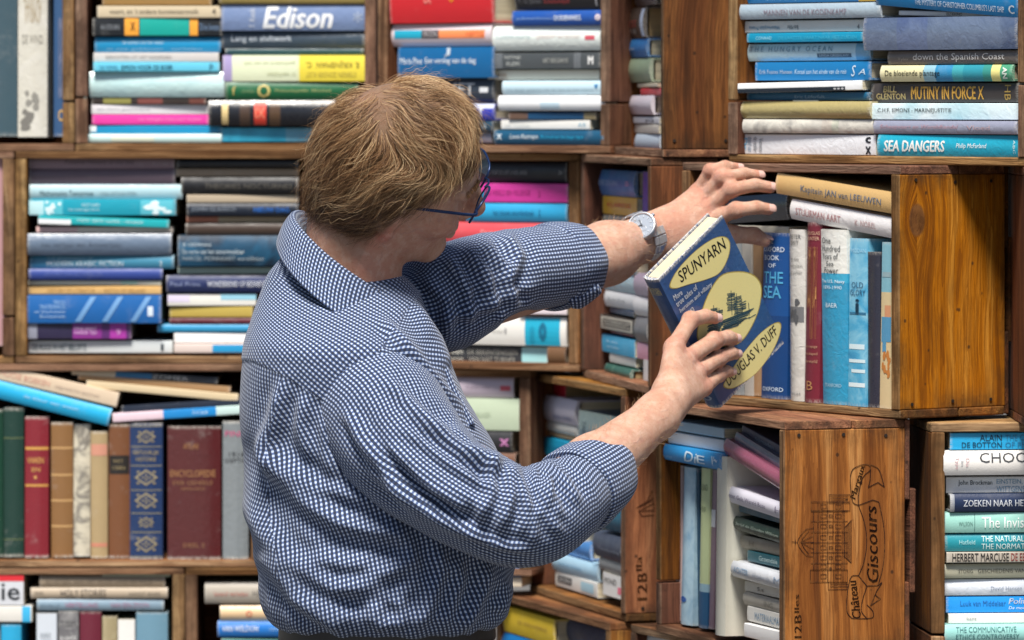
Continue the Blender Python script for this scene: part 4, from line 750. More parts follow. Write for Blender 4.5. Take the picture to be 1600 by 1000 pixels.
# --- R
rows('R', [
 ((1484,676,1700,703), '#22a1d6', 'cyan book with two lines of dark capitals on top', [('ALAIN',.215,.375,.52,.88,'#28506e',{'b':.006}),('DE BOTTON',.085,.375,.1,.44,'#28506e',{'b':.006}),('THE CONSOLATIONS',.4,.88,.52,.88,'#1f6f9c'),('OF PHILOSOPHY',.4,.82,.1,.44,'#1f6f9c')], dict(hard=False)),
 ((1473,704,1690,743), '#e4e1dd', 'thick white book with large thin black capitals', [('CHOOSE',.26,.72,.52,.92,'#33363a'),('Type',.08,.11,.25,.75,'#cfa8ac',{'r':'v'}),('in',.125,.145,.4,.6,'#b0b0b4',{'r':'v'}),('Dia',.16,.185,.35,.7,'#cfa8ac',{'r':'v'})], dict(hard=True,bul=.005)),
 ((1478,745,1700,771), '#dcdcdc', 'white book with blue grey two line title', [('John Brockman',.085,.325,.42,.8,'#55606a',{'b':.004}),('EINSTEIN, GERTRUDE STEIN,',.355,.9,.52,.86,'#6f93ac'),('WITTGENSTEIN & FRANKENSTEIN',.355,.97,.08,.42,'#6f93ac')], dict(hard=False,wrap=.4)),
 ((1484,772,1700,800), '#18294a', 'navy book with spaced white serif capitals', [('ZOEKEN NAAR HET LEVEN',.095,.72,.3,.68,'#e6ebf2',{'b':.004})], dict(hard=True,bands=((0,.03,'#8f939a'),))),
 ((1474,801,1700,833), '#96cabe', 'mint green book with large white title', [('WILSON',.105,.2,.36,.56,'#5d8880'),(None,.213,.217,.05,.95,'#4f7a74'),('The Invisible Hand',.265,.86,.24,.78,'#f0f6f2')], dict(hard=True,bul=.003)),
 ((1476,834,1700,862), '#1e8a98', 'teal book with two lines of pale capitals', [('Hatfield',.1,.21,.4,.66,'#9fd0d2'),('THE NATURAL AND',.255,.66,.55,.88,'#d2e8e6'),('THE NORMATIVE',.255,.62,.12,.44,'#d2e8e6')], dict(hard=True)),
 ((1479,863,1700,880), '#aea598', 'stone grey paperback with heavy black and red capitals', [('HERBERT MARCUSE',.04,.44,.12,.92,'#2a2624',{'b':.012}),('DE EENDIMENSIONALE MENS',.455,.98,.15,.9,'#a8403a',{'b':.006})], dict(hard=False)),
 ((1474,881,1700,904), '#b3b09a', 'greenish grey book with small dark capitals', [('STORIG',.1,.2,.38,.64,'#4f4d44'),('GESCHIEDENIS VAN DE FILOSOFIE',.235,.8,.38,.66,'#4f4d44')], dict(hard=True,bul=.003)),
 ((1476,905,1700,931), '#dadfe8', 'white book with tiny grey blue print', [('David Hansen - Nieuw',.32,.68,.3,.56,'#8f99ac')], dict(hard=True,bul=.003,wrap=.4)),
 ((1478,932,1700,958), '#2094e6', 'bright azure book with white slanted title', [('Luuk van Middelaar',.1,.42,.42,.74,'#165a9c'),('Politicide',.44,.68,.52,.88,'#f0f6fa',{'sh':.2,'b':.01}),('De moord op de politiek',.44,.8,.14,.38,'#d8eaf6',{'sh':.2})], dict(hard=False)),
 ((1482,959,1700,975), '#dedbd6', 'thin white book with tiny grey words', [('kant',.13,.2,.35,.65,'#8a8a8c'),('moraal',.55,.7,.35,.65,'#6f6f72')], dict(hard=False)),
 ((1475,976,1700,1003), '#96cec8', 'pale aqua book with dark two line capitals', [('THE COMMUNICATIVE',.08,.5,.55,.88,'#3f6f72'),('ETHICS CONTROVERSY',.08,.52,.12,.44,'#3f6f72')], dict(hard=True)),
 ((1480,1004,1700,1030), '#b32a7a', 'magenta book at the lower frame edge', [], dict(hard=False)),
])
# --- S, T
rows('S', [
 ((788,946,866,986), '#e2c23e', 'thick lemon yellow book with grey title', [('DE VERDWIJNING',.3,.88,.4,.6,'#a8904a')], dict(hard=True,ins=.006,bul=.002,D=.16)),
 ((786,987,868,1030), '#1b70b4', 'strong blue book below the yellow one', [], dict(hard=True,ins=.006,D=.16)),
 ((880,962,950,1000), '#3f4359', 'dark slate book', [], dict(hard=True,ins=.03,D=.13)),
])
rows('T', [
 ((1000,984,1120,1012), '#dde0e4', 'white book barely visible', [], dict(hard=True,ins=.02)),
])
# ------------------------------------------------------------------ hidden fillers so that nothing floats behind the man
for key, x0, x1, ys, cols, look in (
  ('H', 722, 868, (383, 402, 424, 446, 470, 491), ('#6f7c8a','#3a4a5c','#c9c2b2','#4f6f8a','#8d5a4a'), ('pewter','ink blue','oatmeal','denim blue','rust red')),
  ('H', 520, 700, (300, 330, 362, 395, 430, 465, 500, 535, 569), ('#7d8890','#2f4f6f','#d2ccc0','#5a6a58','#a8895c','#3a3c46','#93a8b8','#6a3a3a'), ('dull silver','dusk blue','chalk','moss','camel','graphite','misty blue','oxblood')),
  ('O', 640, 806, (739, 768, 800, 835, 869), ('#42566a','#c9c3b6','#5f7a70','#8f8a92'), ('storm blue','ecru','spruce','heather grey')),
  ('O', 700, 812, (901, 916), ('#cfc6b4',), ('bone',)),
  ('I', 945, 996, (353, 372, 396, 423), ('#56708c','#d6d2c8','#8a9aa6'), ('faded blue','linen white','cool grey')),
  ('P', 836, 906, (707, 735, 770, 800, 835), ('#6f8aa0','#d2cfc6','#39505f','#9aa7a0'), ('shale blue','pearl','gunmetal','lichen')),
  ('N', 344, 476, (1021, 1050, 1080, 1108), ('#b5a58a','#4a5f78','#7a3038'), ('dun','dusky slate','garnet')),
  ('S', 786, 868, (1031, 1062, 1100), ('#c4beb0','#4f6a58'), ('flax','laurel green')),
  ('T', 998, 1122, (1013, 1050, 1090, 1164), ('#5f6f84','#b9b2a4','#3a4652'), ('iron blue','sandstone','basalt')),
  ('R', 1480, 1690, (1031, 1056, 1081), ('#c9c4ba','#2f5f7a'), ('parchment','harbour blue')),
  ('M', -58, 0, (973, 1016, 1062, 1107), ('#7d8a94','#cfc8b8','#5a4a44'), ('flint','biscuit','umber')),
  ('P', 908, 974, (703, 735, 765, 787), ('#b8bfc4','#54616d','#8ea2ae'), ('ash white','lead','fog blue'))):
    for i in range(len(ys)-1):
        if key == 'O' and x1 == 812: continue
        place(key, (x0, ys[i], x1+random.randint(-4,3), ys[i+1]), cols[i], look[i]+' book mostly hidden', hard=bool(i%2), ins=.03 if key in 'IP' else .012)

# ------------------------------------------------------------------ the man
PR = empty('person', 'man in checked shirt and blue glasses reaching into a crate with a book', 'person', (W(600,HY,6.6).x, 6.63, 0))
PR.matrix_basis = Matrix.Translation(PR.location)
def vec(a): return np.array(a, float)
HC = vec(W(624, 257, 6.60))
hf = vec((.935, .215, -.28)); hr = vec((0.0, -.79, -.61)); hf -= hr*hf.dot(hr)/hr.dot(hr); hf /= np.linalg.norm(hf); hr /= np.linalg.norm(hr); hu = np.cross(hr, hf)
HR = np.stack([hf, hr, hu])                                     # rows: forward, right, up
def hp(f, r, u): return HC + hf*f + hr*r + hu*u
# held book frame
O_ = vec(W(1028, 437, 6.75)); s_ = 6.75/F
bx = vec((102*s_, 117*s_, -204*s_)); by = vec((101*s_, 79*s_, 96*s_))
bx /= np.linalg.norm(bx); by -= bx*by.dot(bx); by /= np.linalg.norm(by); bz = np.cross(bx, by)
BL_, BD_, BT_ = .2195, .139, .029
def cover_Y(px, py):
    d = vec(((px-CX)/F, 1, -(py-HY)/F)); o = O_-vec((0,0,ZC)); return o.dot(bz)/d.dot(bz)
# ---- signed distance tools
def smin(a, b, k):
    if k <= 0: return np.minimum(a, b)
    h = np.clip(.5+.5*(b-a)/k, 0, 1); return b+(a-b)*h-k*h*(1-h)
class Field:
    def __init__(s, lo, hi, h):
        s.lo, s.h = vec(lo), h; s.n = np.ceil((vec(hi)-s.lo)/h).astype(int)+1
        s.D = np.full(s.n, .05, np.float32)
    def sl(s, lo, hi):
        a = np.clip(np.floor((lo-s.lo)/s.h).astype(int), 0, s.n); b = np.clip(np.ceil((hi-s.lo)/s.h).astype(int)+1, 0, s.n)
        S_ = tuple(slice(a[i], b[i]) for i in range(3))
        ax = [(s.lo[i]+s.h*np.arange(a[i], b[i])).astype(np.float32) for i in range(3)]
        return S_, ax
    def add(s, pr, sub=False, D=None):
        lo, hi = bounds(pr); m = .03
        S_, ax = s.sl(lo-m, hi+m)
        if any(len(x) == 0 for x in ax): return
        d = evalp(pr, ax[0][:,None,None], ax[1][None,:,None], ax[2][None,None,:])
        k = pr[-1]
        s.D[S_] = -smin(-s.D[S_], d, k) if sub else smin(s.D[S_], d, k)
    def group(s, prims, k):
        los, his = zip(*[bounds(p) for p in prims]); lo, hi = np.min(los,0), np.max(his,0)
        S_, ax = s.sl(lo-.03, hi+.03); X, Y, Z = ax[0][:,None,None], ax[1][None,:,None], ax[2][None,None,:]
        d = None
        for p in prims:
            e = evalp(p, X, Y, Z); d = e if d is None else smin(d, e, p[-1])
        s.D[S_] = smin(s.D[S_], d, k)
def bounds(p):
    if p[0] == 'c': a, b, ra, rb = p[1:5]; r = max(ra, rb); return np.minimum(a,b)-r, np.maximum(a,b)+r
    c, R, r = p[1:4]; e = np.sqrt(((R*np.array(r)[:,None])**2).sum(0)); return c-e, c+e
def evalp(p, X, Y, Z):
    if p[0] == 'c':
        a, b, ra, rb = p[1:5]; ab = b-a; L2 = max(ab.dot(ab), 1e-12)
        t_ = np.clip(((X-a[0])*ab[0]+(Y-a[1])*ab[1]+(Z-a[2])*ab[2])/L2, 0, 1)
        return np.sqrt((X-a[0]-t_*ab[0])**2+(Y-a[1]-t_*ab[1])**2+(Z-a[2]-t_*ab[2])**2)-(ra+(rb-ra)*t_)
    c, R, r = p[1:4]; x, y, z = X-c[0], Y-c[1], Z-c[2]
    q = [R[i,0]*x+R[i,1]*y+R[i,2]*z for i in range(3)]
    k0 = np.sqrt(sum((q[i]/r[i])**2 for i in range(3))); k1 = np.sqrt(sum((q[i]/r[i]**2)**2 for i in range(3)))+1e-9
    return k0*(k0-1)/k1
def cone(a, b, ra, rb, k=.006): return ('c', vec(a), vec(b), ra, rb, k)
I3 = np.eye(3)
def ell(c, r, k=.008, R=None): return ('e', vec(c), HR if R is None else R, r, k)
def surface(D, lo, h):
    ins = D < 0
    c = np.zeros(tuple(np.array(D.shape)-1), np.uint8)
    offs = [(i,j,k) for i in (0,1) for j in (0,1) for k in (0,1)]
    nx, ny, nz = D.shape
    for i,j,k in offs: c += ins[i:nx-1+i, j:ny-1+j, k:nz-1+k]
    act = np.argwhere((c > 0) & (c < 8)); vid = np.full(c.shape, -1, np.int32); vid[tuple(act.T)] = np.arange(len(act))
    vals = np.stack([D[act[:,0]+i, act[:,1]+j, act[:,2]+k] for i,j,k in offs], 1)
    sm = np.zeros((len(act),3)); cnt = np.zeros(len(act))
    for a in range(8):
        for b in range(a+1, 8):
            da = np.array(offs[b])-np.array(offs[a])
            if abs(da).sum() != 1: continue
            m = (vals[:,a] < 0) != (vals[:,b] < 0)
            t_ = vals[m,a]/(vals[m,a]-vals[m,b]); sm[m] += np.array(offs[a])+t_[:,None]*da; cnt[m] += 1
    V = lo+h*(act+sm/cnt[:,None]); Q = []
    for ax in range(3):
        sl0 = [slice(None)]*3; sl1 = [slice(None)]*3; sl0[ax] = slice(0,-1); sl1[ax] = slice(1,None)
        A, B = ins[tuple(sl0)], ins[tuple(sl1)]
        e = np.argwhere(A != B); o1, o2 = [q for q in range(3) if q != ax]
        e = e[(e[:,o1] > 0) & (e[:,o2] > 0) & (e[:,o1] < D.shape[o1]-1) & (e[:,o2] < D.shape[o2]-1)]
        def cell(d1, d2):
            q = e.copy(); q[:,o1] -= d1; q[:,o2] -= d2; return vid[q[:,0], q[:,1], q[:,2]]
        q = np.stack([cell(1,1), cell(0,1), cell(0,0), cell(1,0)], 1)
        fl = A[tuple(e.T)]; flip = ~fl if ax != 1 else fl
        q[flip] = q[flip][:,::-1]; Q.append(q)
    return V, np.concatenate(Q)
def np_mesh(name, V, Q, mat, parent, mw=None, smooth=True, attr=None, uv=None):
    me = bpy.data.meshes.new(name); V = np.asarray(V, np.float32); Q = np.asarray(Q, np.int32); k = Q.shape[1]
    me.vertices.add(len(V)); me.vertices.foreach_set('co', V.ravel())
    me.loops.add(Q.size); me.loops.foreach_set('vertex_index', Q.ravel())
    me.polygons.add(len(Q)); me.polygons.foreach_set('loop_start', np.arange(0, Q.size, k, dtype=np.int32))
    if attr is not None:
        for an, av in attr.items():
            a = me.attributes.new(an, 'FLOAT_COLOR', 'POINT'); c4 = np.ones((len(V),4), np.float32); c4[:,:av.shape[1]] = av; a.data.foreach_set('color', c4.ravel())
    if uv is not None:
        l = me.uv_layers.new(name='UVMap'); l.data.foreach_set('uv', np.asarray(uv, np.float32)[Q.ravel()].ravel() if len(uv) == len(V) else np.asarray(uv, np.float32).ravel())
    me.update(calc_edges=True); me.validate()
    me.polygons.foreach_set('use_smooth', [smooth]*len(me.polygons))
    o = bpy.data.objects.new(name, me); COL.objects.link(o); me.materials.append(mat)
    if parent is not None:
        o.parent = parent
        o.matrix_basis = (parent.matrix_basis.inverted() if parent.parent is None else (parent.parent.matrix_basis @ parent.matrix_basis).inverted())
    return o
# ---- hands: joint lists (photograph px, distance) -> 3D
def P3(px, py, Y): return vec(W(px, py, Y))
cY = cover_Y
# right hand holding the book: fingers in front of the cover, thumb behind
def onc(px, py, lift): return P3(px, py, cY(px, py)-lift)
rw = P3(1041, 638, 6.685)
RH = {'index': [P3(1053,543,6.747), onc(1079,500,.022), onc(1102,494,.013), onc(1117,497,.0095)],
      'middle': [P3(1071,561,6.755), onc(1116,532,.026), onc(1137,527,.015), onc(1147,529,.0095)],
      'ring': [P3(1087,583,6.760), onc(1123,560,.026), onc(1141,552,.015), onc(1149,553,.0092)],
      'little': [P3(1100,605,6.766), onc(1123,586,.022), onc(1134,580,.013), onc(1141,581,.0085)]}
RR = {'index': (.0116,.0105,.0092,.0083), 'middle': (.0118,.0108,.0095,.0085), 'ring': (.0112,.0100,.0090,.0080), 'little': (.0102,.0088,.0080,.0072)}
lw = P3(1012, 371, 7.0)
LH = {'little': [P3(1091,300,7.030), P3(1109,266,7.012), P3(1133,259,7.010), P3(1153,262,7.020)],
      'ring': [P3(1100,313,7.022), P3(1127,277,7.000), P3(1163,271,7.000), P3(1185,274,7.012)],
      'middle': [P3(1107,327,7.016), P3(1143,296,6.990), P3(1180,289,6.988), P3(1204,293,7.0)],
      'index': [P3(1106,347,7.012), P3(1150,328,6.985), P3(1182,324,6.985), P3(1201,327,6.995)]}
LR = {'index': (.0118,.0102,.0090,.0082), 'middle': (.0118,.0100,.0088,.0081), 'ring': (.0112,.0092,.0080,.0074), 'little': (.0100,.0080,.0071,.0066)}
fld = Field(np.array([-.36, 6.26, 1.08]), np.array([.375, 7.10, 1.70]), .0026)
def hand(wr, H, R, thumb, tr, wrist_dir):
    palm = []
    for fn, js in H.items():
        a = wr+(js[0]-wr)*.05
        palm.append(cone(a, js[0]+(wr-js[0])*.06, .0175, R[fn][0]*1.18, .014))
    m = (H['middle'][0]+H['ring'][0])/2*.5+wr*.5
    for p in palm: fld.add(p)
    for fn, js in H.items():
        r = R[fn]; g_ = []
        for i in range(3): g_.append(cone(js[i], js[i+1], r[i], r[i+1], .004))
        for i in (1,): g_.append(('e', js[i], I3, (r[i]*1.13,)*3, .004))
        g_.append(('e', js[0]-vec((0,.002,-.001)), I3, (r[0]*1.16,)*3, .005))
        # thin extensor tendon on the back of the hand
        t0 = wr+(js[0]-wr)*.35-vec((0,.0155,-.004)); t1 = js[0]-vec((0,.0085,-.002))
        fld.group(g_, .0045)
        fld.add(cone(t0, t1, .0022, .003, .007))
    g_ = [cone(thumb[i], thumb[i+1], tr[i], tr[i+1], .006) for i in range(len(thumb)-1)]
    fld.group(g_, .012)
# torso core, neck
fld.group([cone(P3(590,900,6.64), P3(560,620,6.64), .105, .09), cone(P3(560,620,6.64), P3(556,500,6.65), .09, .045, .03),
           cone(P3(566,610,6.53), P3(640,510,6.74), .035, .035, .04)], .02)
fld.add(cone(P3(551,456,6.65), hp(-.038,0,-.070), .065, .058, .03))
# head
fld.add(ell(hp(-.004,0,.012), (.098,.076,.108), .03))
fld.add(ell(hp(.040,0,-.045), (.056,.060,.078), .03))
for s in (-1,1):
    fld.add(cone(hp(.0,.056*s,-.062), hp(.076,.018*s,-.108), .021, .016, .02))
    fld.add(ell(hp(.066,.046*s,-.034), (.024,.022,.020), .018))
    fld.add(cone(hp(.089,.012*s,.024), hp(.078,.052*s,.020), .009, .008, .014))
fld.add(ell(hp(.082,0,-.105), (.020,.022,.018), .012))
for s in (-1,1): fld.add(ell(hp(.098,.033*s,.000), (.015,.018,.012), .010), sub=True)
fld.group([cone(hp(.095,0,.012), hp(.119,0,-.030), .0075, .0105), cone(hp(.116,0,-.034), hp(.102,.013,-.038), .009, .008), cone(hp(.116,0,-.034), hp(.102,-.013,-.038), .009, .008)], .012)
fld.add(ell(hp(.096,0,-.065), (.010,.022,.0055), .004)); fld.add(ell(hp(.095,0,-.077), (.011,.020,.0065), .004))
fld.add(ell(hp(.104,0,-.071), (.008,.024,.0018), .003), sub=True)
for s in (-1,1):
    e0 = hp(-.004, .083*s, -.022)
    fld.group([ell(e0, (.017,.006,.030), .004), cone(hp(.004,.081*s,-.050), hp(.002,.079*s,-.060), .008, .007, .006)], .006)
    fld.add(ell(hp(.0,.091*s,-.020), (.010,.006,.018), .004), sub=True)
    for (a1,u1),(a2,u2) in zip([(.010,-.004),(.004,.010),(-.012,.010),(-.020,-.006),(-.016,-.028)], [(.004,.010),(-.012,.010),(-.020,-.006),(-.016,-.028),(-.004,-.044)]):
        fld.add(cone(hp(a1,.087*s,u1), hp(a2,.087*s,u2), .0035, .0035, .003))
# arms
RS, RE = P3(566,625,6.53), P3(832,812,6.46)
LS, LE = P3(680,490,6.77), P3(885,420,6.89)
fld.add(cone(RS, RE, .042, .040, .02)); fld.add(cone(RE, RE+(rw-RE)*.45, .043, .041, .02)); fld.add(cone(RE+(rw-RE)*.45, RE+(rw-RE)*.93, .041, .027, .02)); fld.add(cone(RE+(rw-RE)*.93, rw+(H0:=(RH['middle'][0]-rw))*.25, .0265, .024, .02))
fld.add(cone(LS, LE, .040, .043, .02)); fld.add(cone(LE, LE+(lw-LE)*.5, .044, .040, .02)); fld.add(cone(LE+(lw-LE)*.5, lw, .040, .028, .02)); fld.add(cone(lw, lw+(LH['ring'][0]-lw)*.3, .028, .025, .02))
back = bz*(-1.0)
def behind(px, py, ex): return P3(px, py, cY(px, py)+.036+ex)
hand(rw, RH, RR, [rw+(RH['index'][0]-rw)*.25+vec((0,.012,0)), P3(1062,575,6.805), behind(1088,545,.012), behind(1112,530,.012)], (.018,.0145,.0125,.0105), None)
hand(lw, LH, LR, [lw+vec((.012,.004,-.012)), P3(1078,382,7.01), P3(1140,366,7.012), P3(1178,368,7.016), P3(1195,376,7.02)], (.021,.0155,.0128,.0110,.0090), None)
# thenar fullness of the far hand, seen beneath the fingers
fld.add(cone(P3(1040,378,7.0), P3(1095,352,7.015), .019, .014, .014))
BV, BQ = surface(fld.D, fld.lo, fld.h)
del fld.D
# pigment: redness over knuckles, nose, ears, cheeks; scalp under the hair
pig = np.zeros((len(BV),3), np.float32)
def spot(c, r, a, ch=0):
    d2 = ((BV-c)**2).sum(1); pig[:,ch] += (a*np.exp(-d2/(r*r))).astype(np.float32)
for H in (RH, LH):
    for js in H.values():
        spot(js[0], .014, 1.0); spot(js[1], .011, .8); spot(js[3], .011, .7)
spot(hp(.118,0,-.035), .022, .7); spot(hp(.075,.05,-.04), .03, .5); spot(hp(-.004,.083,-.05), .02, .9); spot(hp(-.088,.0,.045), .035, .55)
spot(P3(560,450,6.6), .07, .55); spot(P3(1060,350,6.98), .03, .35)
jc = np.zeros(len(BV), np.float32); jm = np.zeros(len(BV), np.float32)
for H in (RH, LH):
    for js in H.values():
        for k, wd in ((1,.0062),(2,.0042)):
            dr = js[k+1]-js[k-1]; dr /= np.linalg.norm(dr); r_ = BV-js[k]; s_x = r_@dr; rad = np.linalg.norm(r_-s_x[:,None]*dr, axis=1)
            m = np.exp(-(s_x/wd)**2)*(rad < .0145); b_ = m > np.maximum(jm, .02); jc[b_] = (s_x/.02+.5)[b_]; jm[b_] = m[b_]
for wp, el in ((rw, RE), (lw, LE)):
    dr = nrm_(wp-el) if False else (wp-el)/np.linalg.norm(wp-el); r_ = BV-wp; s_x = r_@dr; m = np.exp(-(s_x/.006)**2)*(np.linalg.norm(r_, axis=1) < .05)*.8
    b_ = m > np.maximum(jm, .02); jc[b_] = (s_x/.02+.5)[b_]; jm[b_] = m[b_]
q = (BV-HC)@HR.T
def hair_mask(f, r, u):
    """1 where hair grows (head frame, unit directions)"""
    lim = np.interp(f, [-1,-.35,-.12,.0,.12,.25,.36,.50,.70,.95], [-.80,-.84,-.80,-.50,-.22,-.02,.26,.46,.55,.58])
    return u-lim
dn = q/np.maximum(np.linalg.norm(q/np.array([.098,.078,.11]), axis=1), 1e-6)[:,None]/np.array([.098,.078,.11])
near = np.linalg.norm(q, axis=1) < .16
pig[:,1] = np.where(near, np.clip((hair_mask(dn[:,0],dn[:,1],dn[:,2])-.14)*6, 0, 1), 0)
bald = vec((-.80,.10,.42)); bald /= np.linalg.norm(bald)
pig[:,1] *= 1-np.exp(-((dn-bald)**2).sum(1)/.07)
t = NT('skin'); tc = t.n('TexCoord').outputs['Object']; at = t.n('Attribute', attribute_name='pigment'); sp = t.n('SeparateColor', at.outputs['Color'])
n1 = t.noise(tc, 35, 4, .6); n2 = t.noise(tc, 260, 4, .7); n3 = t.noise(tc, 900, 2)
base = t.ramp(n1, [(.3,(.53,.285,.19,1)),(.7,(.67,.415,.295,1))])
c = t.mix(t.n('MapRange', t.math('MULTIPLY', sp.outputs[0], t.math('ADD', n1, .5)), 0, 1, 0, .85), base, (.52,.14,.09,1))
c = t.mix(t.n('MapRange', n2, .56, .72, 0, .45), c, (.38,.15,.08,1))
c = t.mix(t.n('MapRange', n1, .58, .75, 0, .2), c, (.44,.24,.22,1))
n6 = t.noise(tc, 95, 3, .6)
c = t.mix(t.n('MapRange', n6, .52, .68, 0, .42), c, (.56,.22,.155,1))
c = t.mix(t.n('MapRange', n6, .48, .34, 0, .30), c, (.74,.53,.42,1))
v_ = t.noise(tc, 42, 1, .4, .9); vein = t.n('MapRange', t.math('ABSOLUTE', t.math('SUBTRACT', v_, .5)), .0, .016, 1, 0)
c = t.mix(t.math('MULTIPLY', vein, .22), c, (.36,.24,.25,1))
wob = t.math('MULTIPLY', t.math('SUBTRACT', t.noise(tc, 240, 2), .5), .09)
cr = t.math('MULTIPLY', at.outputs['Alpha'], t.n('MapRange', t.math('COSINE', t.math('MULTIPLY', t.math('ADD', sp.outputs[2], wob), 62.8)), .35, .95, 0, 1))
c = t.mix(t.math('MULTIPLY', cr, .55), c, (.30,.11,.07,1))
c = t.mix(t.math('MULTIPLY', sp.outputs[1], .85), c, (.17,.10,.05,1))
vn = t.n('TexVoronoi', inp={'Vector':t.vm('ADD', tc, t.vm('SCALE', t.noise(tc, 60, 2).outputs[1], 0)),'Scale':420.0}, feature='DISTANCE_TO_EDGE')
t.bump(t.math('ADD', t.math('SUBTRACT', t.math('MULTIPLY', vein, .5), t.math('MULTIPLY', cr, 1.2)),  t.math('ADD', t.math('MULTIPLY', n2, .8), t.math('ADD', t.math('MULTIPLY', n1, 1.2), t.math('MULTIPLY', t.math('MINIMUM', vn, .1), 2)))), .6, .0022)
SKIN = t.pr(Base_Color=c, Roughness=t.n('MapRange', n2, .3, .7, .40, .58), Subsurface_Weight=.12, Subsurface_Radius=(.010,.004,.002), Subsurface_Scale=.6, Specular_IOR_Level=.45)
BODY = np_mesh('body', BV, BQ, SKIN, PR, attr={'pigment': np.concatenate([pig[:,:2], jc[:,None], jm[:,None]], 1)})
# fingernails
NAIL = NT('nail').pr(Base_Color=(.62,.40,.35,1), Roughness=.3)
def nail(tip, prev, r, n):
    d = tip-prev; d /= np.linalg.norm(d); n = n-d*n.dot(d); n /= np.linalg.norm(n); sdir = np.cross(d, n)
    V = []; Fc = []; m = 8; c0 = tip+d*r*.28
    for i in range(m+1):
        for j in range(m+1):
            a, b = -1+2*i/m, -1+2*j/m; w_ = r*.80*math.sqrt(max(1-.55*abs(a)**3.5, 0))
            ang = b*.95*w_/r
            V.append(c0+d*a*r*.72+sdir*math.sin(ang)*r*1.0+n*((math.cos(ang))*r*1.045-abs(max(a-.5,0))*r*.30-r*.035*(a<-.9)))
    for i in range(m):
        for j in range(m): k = i*(m+1)+j; Fc.append((k, k+1, k+m+2, k+m+1))
    np_mesh('fingernail', V, Fc, NAIL, BODY)
for fn in RH: nail(RH[fn][3], RH[fn][2], RR[fn][3], bz*1.0+vec((0,-.3,.35)))
for fn in LH: nail(LH[fn][3], LH[fn][2], LR[fn][3], vec((0,-1,.45)))
nail(P3(1195,376,7.02), P3(1178,368,7.016), .0090, vec((.2,-.3,.9)))
# ---- shirt
t = NT('gingham_cotton'); uv = t.n('UVMap').outputs[0]
PER = .0057
uvn = t.vm('ADD', uv, t.vm('SCALE', t.vm('SUBTRACT', t.noise(t.n('TexCoord').outputs['Object'], 9, 2).outputs[1], (.5,.5,.5)), 0))
su = t.n('SeparateXYZ', uv)
wob = t.noise(t.n('TexCoord').outputs['Object'], 25, 2)
def stripe(ch, hw=.255):
    x = t.math('FRACT', t.math('DIVIDE', su.outputs[ch], PER))
    a = t.math('ABSOLUTE', t.math('SUBTRACT', x, .5))
    return t.n('MapRange', a, hw-.02, hw+.02, 1, 0)
sa, sb = stripe(0, .292), stripe(1, .262)
weave = t.noise(t.vm('SCALE', uv, 0), 1, 2); weave.inputs['Scale'].default_value = 2600; t.set(weave.inputs['Vector'], uv)
gc = t.mix(sa, t.mix(sb, (.47,.545,.69,1), (.070,.112,.245,1)), t.mix(sb, (.010,.026,.08,1), (.0025,.005,.020,1)))
gc = t.mix(t.n('MapRange', weave, .3, .7, 0, .14), gc, (.30,.34,.44,1))
t.bump(t.math('ADD', t.math('MULTIPLY', weave, .4), t.math('MULTIPLY', t.noise(t.n('TexCoord').outputs['Object'], 55, 4), 2.5)), .4, .0016)
SHIRT = t.pr(Base_Color=gc, Roughness=.85, Sheen_Weight=.15, Specular_IOR_Level=.2)
def seg_d(px, py, pl):
    best = np.full(px.shape, 1e9); tt = np.zeros(px.shape); n = len(pl)-1
    for i in range(n):
        (ax, ay), (bx_, by_) = pl[i], pl[i+1]; dx, dy = bx_-ax, by_-ay
        s = np.clip(((px-ax)*dx+(py-ay)*dy)/(dx*dx+dy*dy), 0, 1); d = np.hypot(px-ax-s*dx, py-ay-s*dy)
        m = d < best; best[m] = d[m]; tt[m] = (i+s[m])/n
    return best, tt
def fold_disp(V, folds, scale=1.0):
    px, py = proj(V.reshape(-1,3)); D = np.zeros(len(px))
    for amp, wd, pl in folds:
        d, tt = seg_d(px, py, pl)
        tap = np.clip(np.minimum(tt, 1-tt)*5+.12, 0, 1)
        D += amp*np.exp(-(d/wd)**2)*tap
        D -= amp*.45*np.exp(-((d-wd*1.9)/wd)**2)*tap        # the valley that runs beside a fold
    return D.reshape(V.shape[:2])*scale
_wk = [(RNG.normal(size=3), RNG.uniform(0, 6.28)) for _ in range(28)]
def wrinkle(V, f, seed=0):
    D = np.zeros(V.shape[:2])
    for k, (d, ph) in enumerate(_wk[seed:seed+9]):
        D += np.sin((V@(d/np.linalg.norm(d)))*f*(.6+.25*k)+ph+1.7*np.sin((V@_wk[(k+5)%28][0])*f*.4))/(1+.35*k)
    return D/4
def grid_normals(V):
    du = np.gradient(V, axis=1); dv = np.gradient(V, axis=0); n = np.cross(du, dv); n /= np.maximum(np.linalg.norm(n, axis=2, keepdims=True), 1e-9)
    return n
def grid_quads(R, C):
    i, j = np.meshgrid(np.arange(R-1), np.arange(C-1), indexing='ij'); a = (i*C+j).ravel()
    return np.stack([a, a+1, a+C+1, a+C], 1)
def smooth_grid(D, it=1):
    for _ in range(it):
        D = (np.roll(D,1,0)+np.roll(D,-1,0)+D*2)/4; D = (np.roll(D,1,1)+np.roll(D,-1,1)+D*2)/4
    return D
def interp_rows(keys, ts, vals):
    """smooth (Catmull-Rom like) interpolation of the rows"""
    keys = np.array(keys, float); vals = np.array(vals, float); m = np.gradient(vals, keys, axis=0); out = []
    for x in ts:
        i = min(max(np.searchsorted(keys, x)-1, 0), len(keys)-2); h = keys[i+1]-keys[i]; s = (x-keys[i])/h
        out.append((2*s**3-3*s**2+1)*vals[i]+(s**3-2*s**2+s)*h*m[i]+(-2*s**3+3*s**2)*vals[i+1]+(s**3-s**2)*h*m[i+1])
    return np.array(out)
